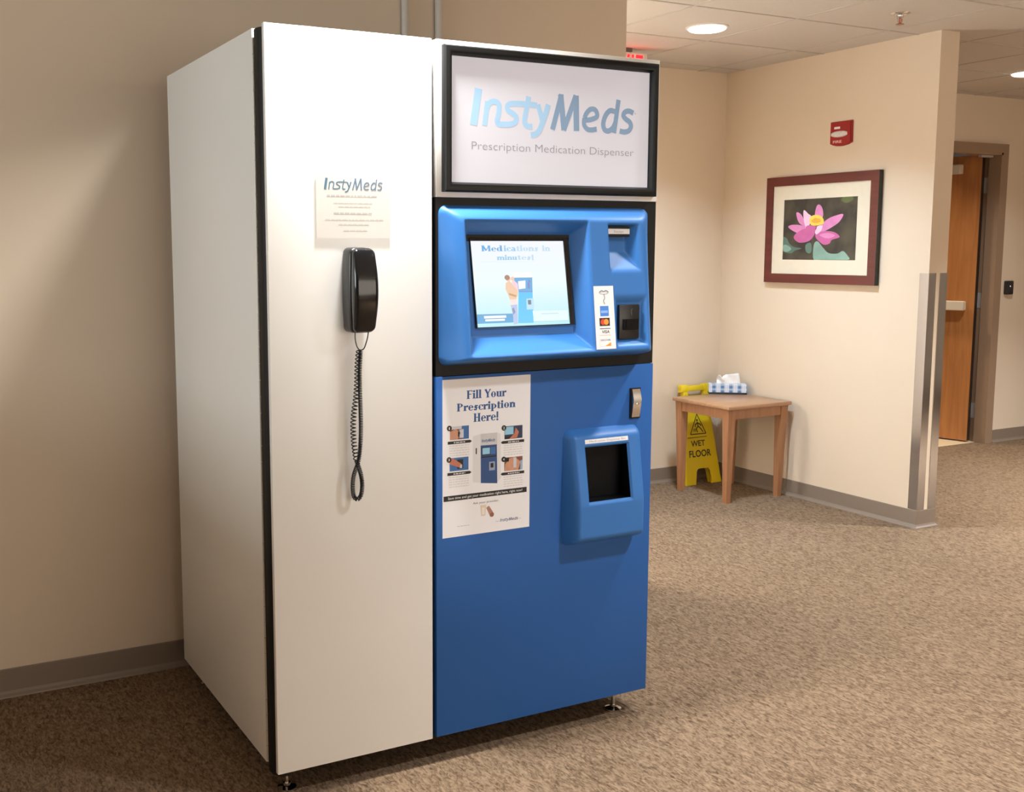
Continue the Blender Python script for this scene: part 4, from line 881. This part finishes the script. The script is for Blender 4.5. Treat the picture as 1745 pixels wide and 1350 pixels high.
# ---------------------------------------------------------------- instruction plaque above the telephone
bm = bmesh.new(); box(bm, 0.1285, 0.3355, -0.0040, -0.0015, 1.4795, 1.6365)
for x in (0.15, 0.315):
    for z in (1.5, 1.615): lathe(bm, [(0, -0.0016), (0.006, -0.0016), (0.006, -0.0001), (0, -0.0001)], (x, 0, z), 10, 'y')
pl = link('plaque', bm, mat('ivory_plaque_board', (0.86, 0.83, 0.79), rough=0.35, noise=0.01)); tag(pl, 'small white instruction plaque above the black telephone', 'sign')
f = Flat((0, -0.0041, 0), (1, 0, 0), (0, 0, 1), (0, -1, 0)); mL = mat('plaque_logo_blue', srgb(112, 140, 170), noise=0)
draw_logo(f, 0.150, 0.3135, 1.6015, 0.0295, mat('plaque_logo_teal', srgb(96, 134, 158), noise=0), mL, 2, 0.72)
rd = random.Random(3); M_pg2 = mat('plaque_print_grey', srgb(206, 203, 200), noise=0)
for z, x0, x1, h, mm in ((1.586, 0.158, 0.302, 0.0042, M_pg2), (1.568, 0.176, 0.284, 0.0024, M_printfaint), (1.559, 0.190, 0.278, 0.0024, M_printfaint), (1.542, 0.176, 0.288, 0.0042, M_pg2), (1.526, 0.152, 0.316, 0.0032, M_printfaint), (1.514, 0.190, 0.274, 0.0028, M_printfaint), (1.4985, 0.203, 0.268, 0.0026, M_printfaint)):
    x = x0
    while x < x1-0.003:
        w_ = min(rd.uniform(0.006, 0.016), x1-x); f.rect(x, x+w_, z-h/2, z+h/2, mm, 2); x += w_+0.0025
f.link('printed_matter', pl)

# ---------------------------------------------------------------- wall telephone
ph = thing('wall_telephone', 'black slim wall telephone on the white door panel', 'telephone', (0.229, 0, 1.236))
pz0, pz1 = 1.2375, 1.4555; px0, px1 = 0.1965, 0.2625
def phone_section(z, y_back, y_front, inset, r):
    n = rrect(px0+inset, px1-inset, -y_front, -y_back, min(r, (y_front-y_back)*0.45, 0.02), 5); return [(a, b, z) for a, b in n]
bm = bmesh.new(); rings = []
for k in range(29):
    t = 0.5-0.5*math.cos(math.pi*k/28); z = pz0+(pz1-pz0)*t; s = 2*t-1; e = max(0.0, (abs(s)-0.88)/0.12); ins_ = 0.0150*(1-math.sqrt(max(0.0, 1-e*e)))+0.0040*s*s
    fr = 0.054-0.004*s*s-0.010*(1-math.sqrt(max(0, 1-e*e))); rings.append(phone_section(z, 0.0002, fr, ins_, 0.008))
loft(bm, rings); link('base', bm, mat('black_satin_plastic', (0.018, 0.017, 0.016), rough=0.28, noise=0), ph, True, 50)
bm = bmesh.new(); rings = []
for k in range(33):
    t = 0.5-0.5*math.cos(math.pi*k/32); z = pz0+0.0015+(pz1-pz0-0.003)*t; s = 2*t-1; e = max(0.0, (abs(s)-0.86)/0.14); q = 1-math.sqrt(max(0.0, 1-e*e))
    ins_ = 0.0170*q+0.0045*s*s-0.0008; bk = 0.0575+0.001*q; fr = 0.0925-0.019*s*s-0.012*q; rings.append(phone_section(z, bk, fr, ins_, 0.012))
loft(bm, rings); hs = link('handset', bm, M_gloss, ph, True, 50)
bm = bmesh.new(); box(bm, px0+0.012, px1-0.012, -0.060, -0.050, pz0+0.02, pz1-0.02); link('cradle', bm, M_black, ph)
# coiled cord
def coil(path, turns, r0, wire, sub=10, phase=0):
    C = catmull(path, 12); n = int(turns*sub); L = [0]
    C = [Vector(c) for c in C]
    for a, b_ in zip(C[:-1], C[1:]): L.append(L[-1]+(b_-a).length)
    out = []
    for i in range(n+1):
        s = L[-1]*i/n; j = 0
        while j < len(L)-2 and L[j+1] < s: j += 1
        u_ = (s-L[j])/max(1e-9, L[j+1]-L[j]); p = C[j].lerp(C[j+1], u_); t = (C[j+1]-C[j]).normalized(); nx = Vector((0, 1, 0)); nx = (nx-t*nx.dot(t)).normalized(); bi = t.cross(nx)
        a = phase+2*math.pi*turns*i/n; out.append(p+r0*(math.cos(a)*bi+math.sin(a)*nx))
    return out
yb = -0.030
A = [(0.229, yb-0.004, 1.192), (0.2265, yb, 1.155), (0.2245, yb, 1.11), (0.2215, yb, 1.07), (0.2165, yb+0.003, 1.03), (0.2140, yb+0.004, 0.990), (0.2155, yb+0.003, 0.950), (0.2235, yb+0.007, 0.902), (0.2345, yb+0.004, 0.865), (0.2365, yb, 0.833), (0.232, yb, 0.808), (0.2225, yb, 0.799)]
Bp = [(0.2225, yb, 0.799), (0.2125, yb, 0.808), (0.2095, yb, 0.835), (0.212, yb-0.002, 0.865), (0.2225, yb-0.008, 0.902), (0.2305, yb-0.004, 0.945), (0.2325, yb-0.004, 0.990), (0.2315, yb-0.005, 1.04), (0.2295, yb-0.007, 1.09), (0.2290, yb-0.008, 1.14), (0.231, yb-0.010, 1.19)]
ca = coil(A[:8], 30, 0.0066, 0.0016); cb = coil(A[7:], 27, 0.0048, 0.0016, phase=0); cc = coil(Bp, 92, 0.0047, 0.0016)
bm = bmesh.new()
pre = catmull([(0.221, -0.030, 1.240), (0.2205, -0.031, 1.222), (0.2235, -0.033, 1.204), (0.229, -0.034, 1.194)], 6); pre.append(tuple(ca[0]))
tube(bm, pre[:-1]+[tuple(p) for p in ca], 0.0017, 5); tube(bm, cb, 0.0017, 5)
post = catmull([tuple(cc[-1]), (0.239, -0.042, 1.196), (0.2425, -0.050, 1.212), (0.2415, -0.062, 1.228), (0.241, -0.068, 1.242)], 6)
tube(bm, [tuple(p) for p in cc]+post[1:], 0.0016, 5)
link('coiled_cord', bm, M_cord, ph, True, 60)
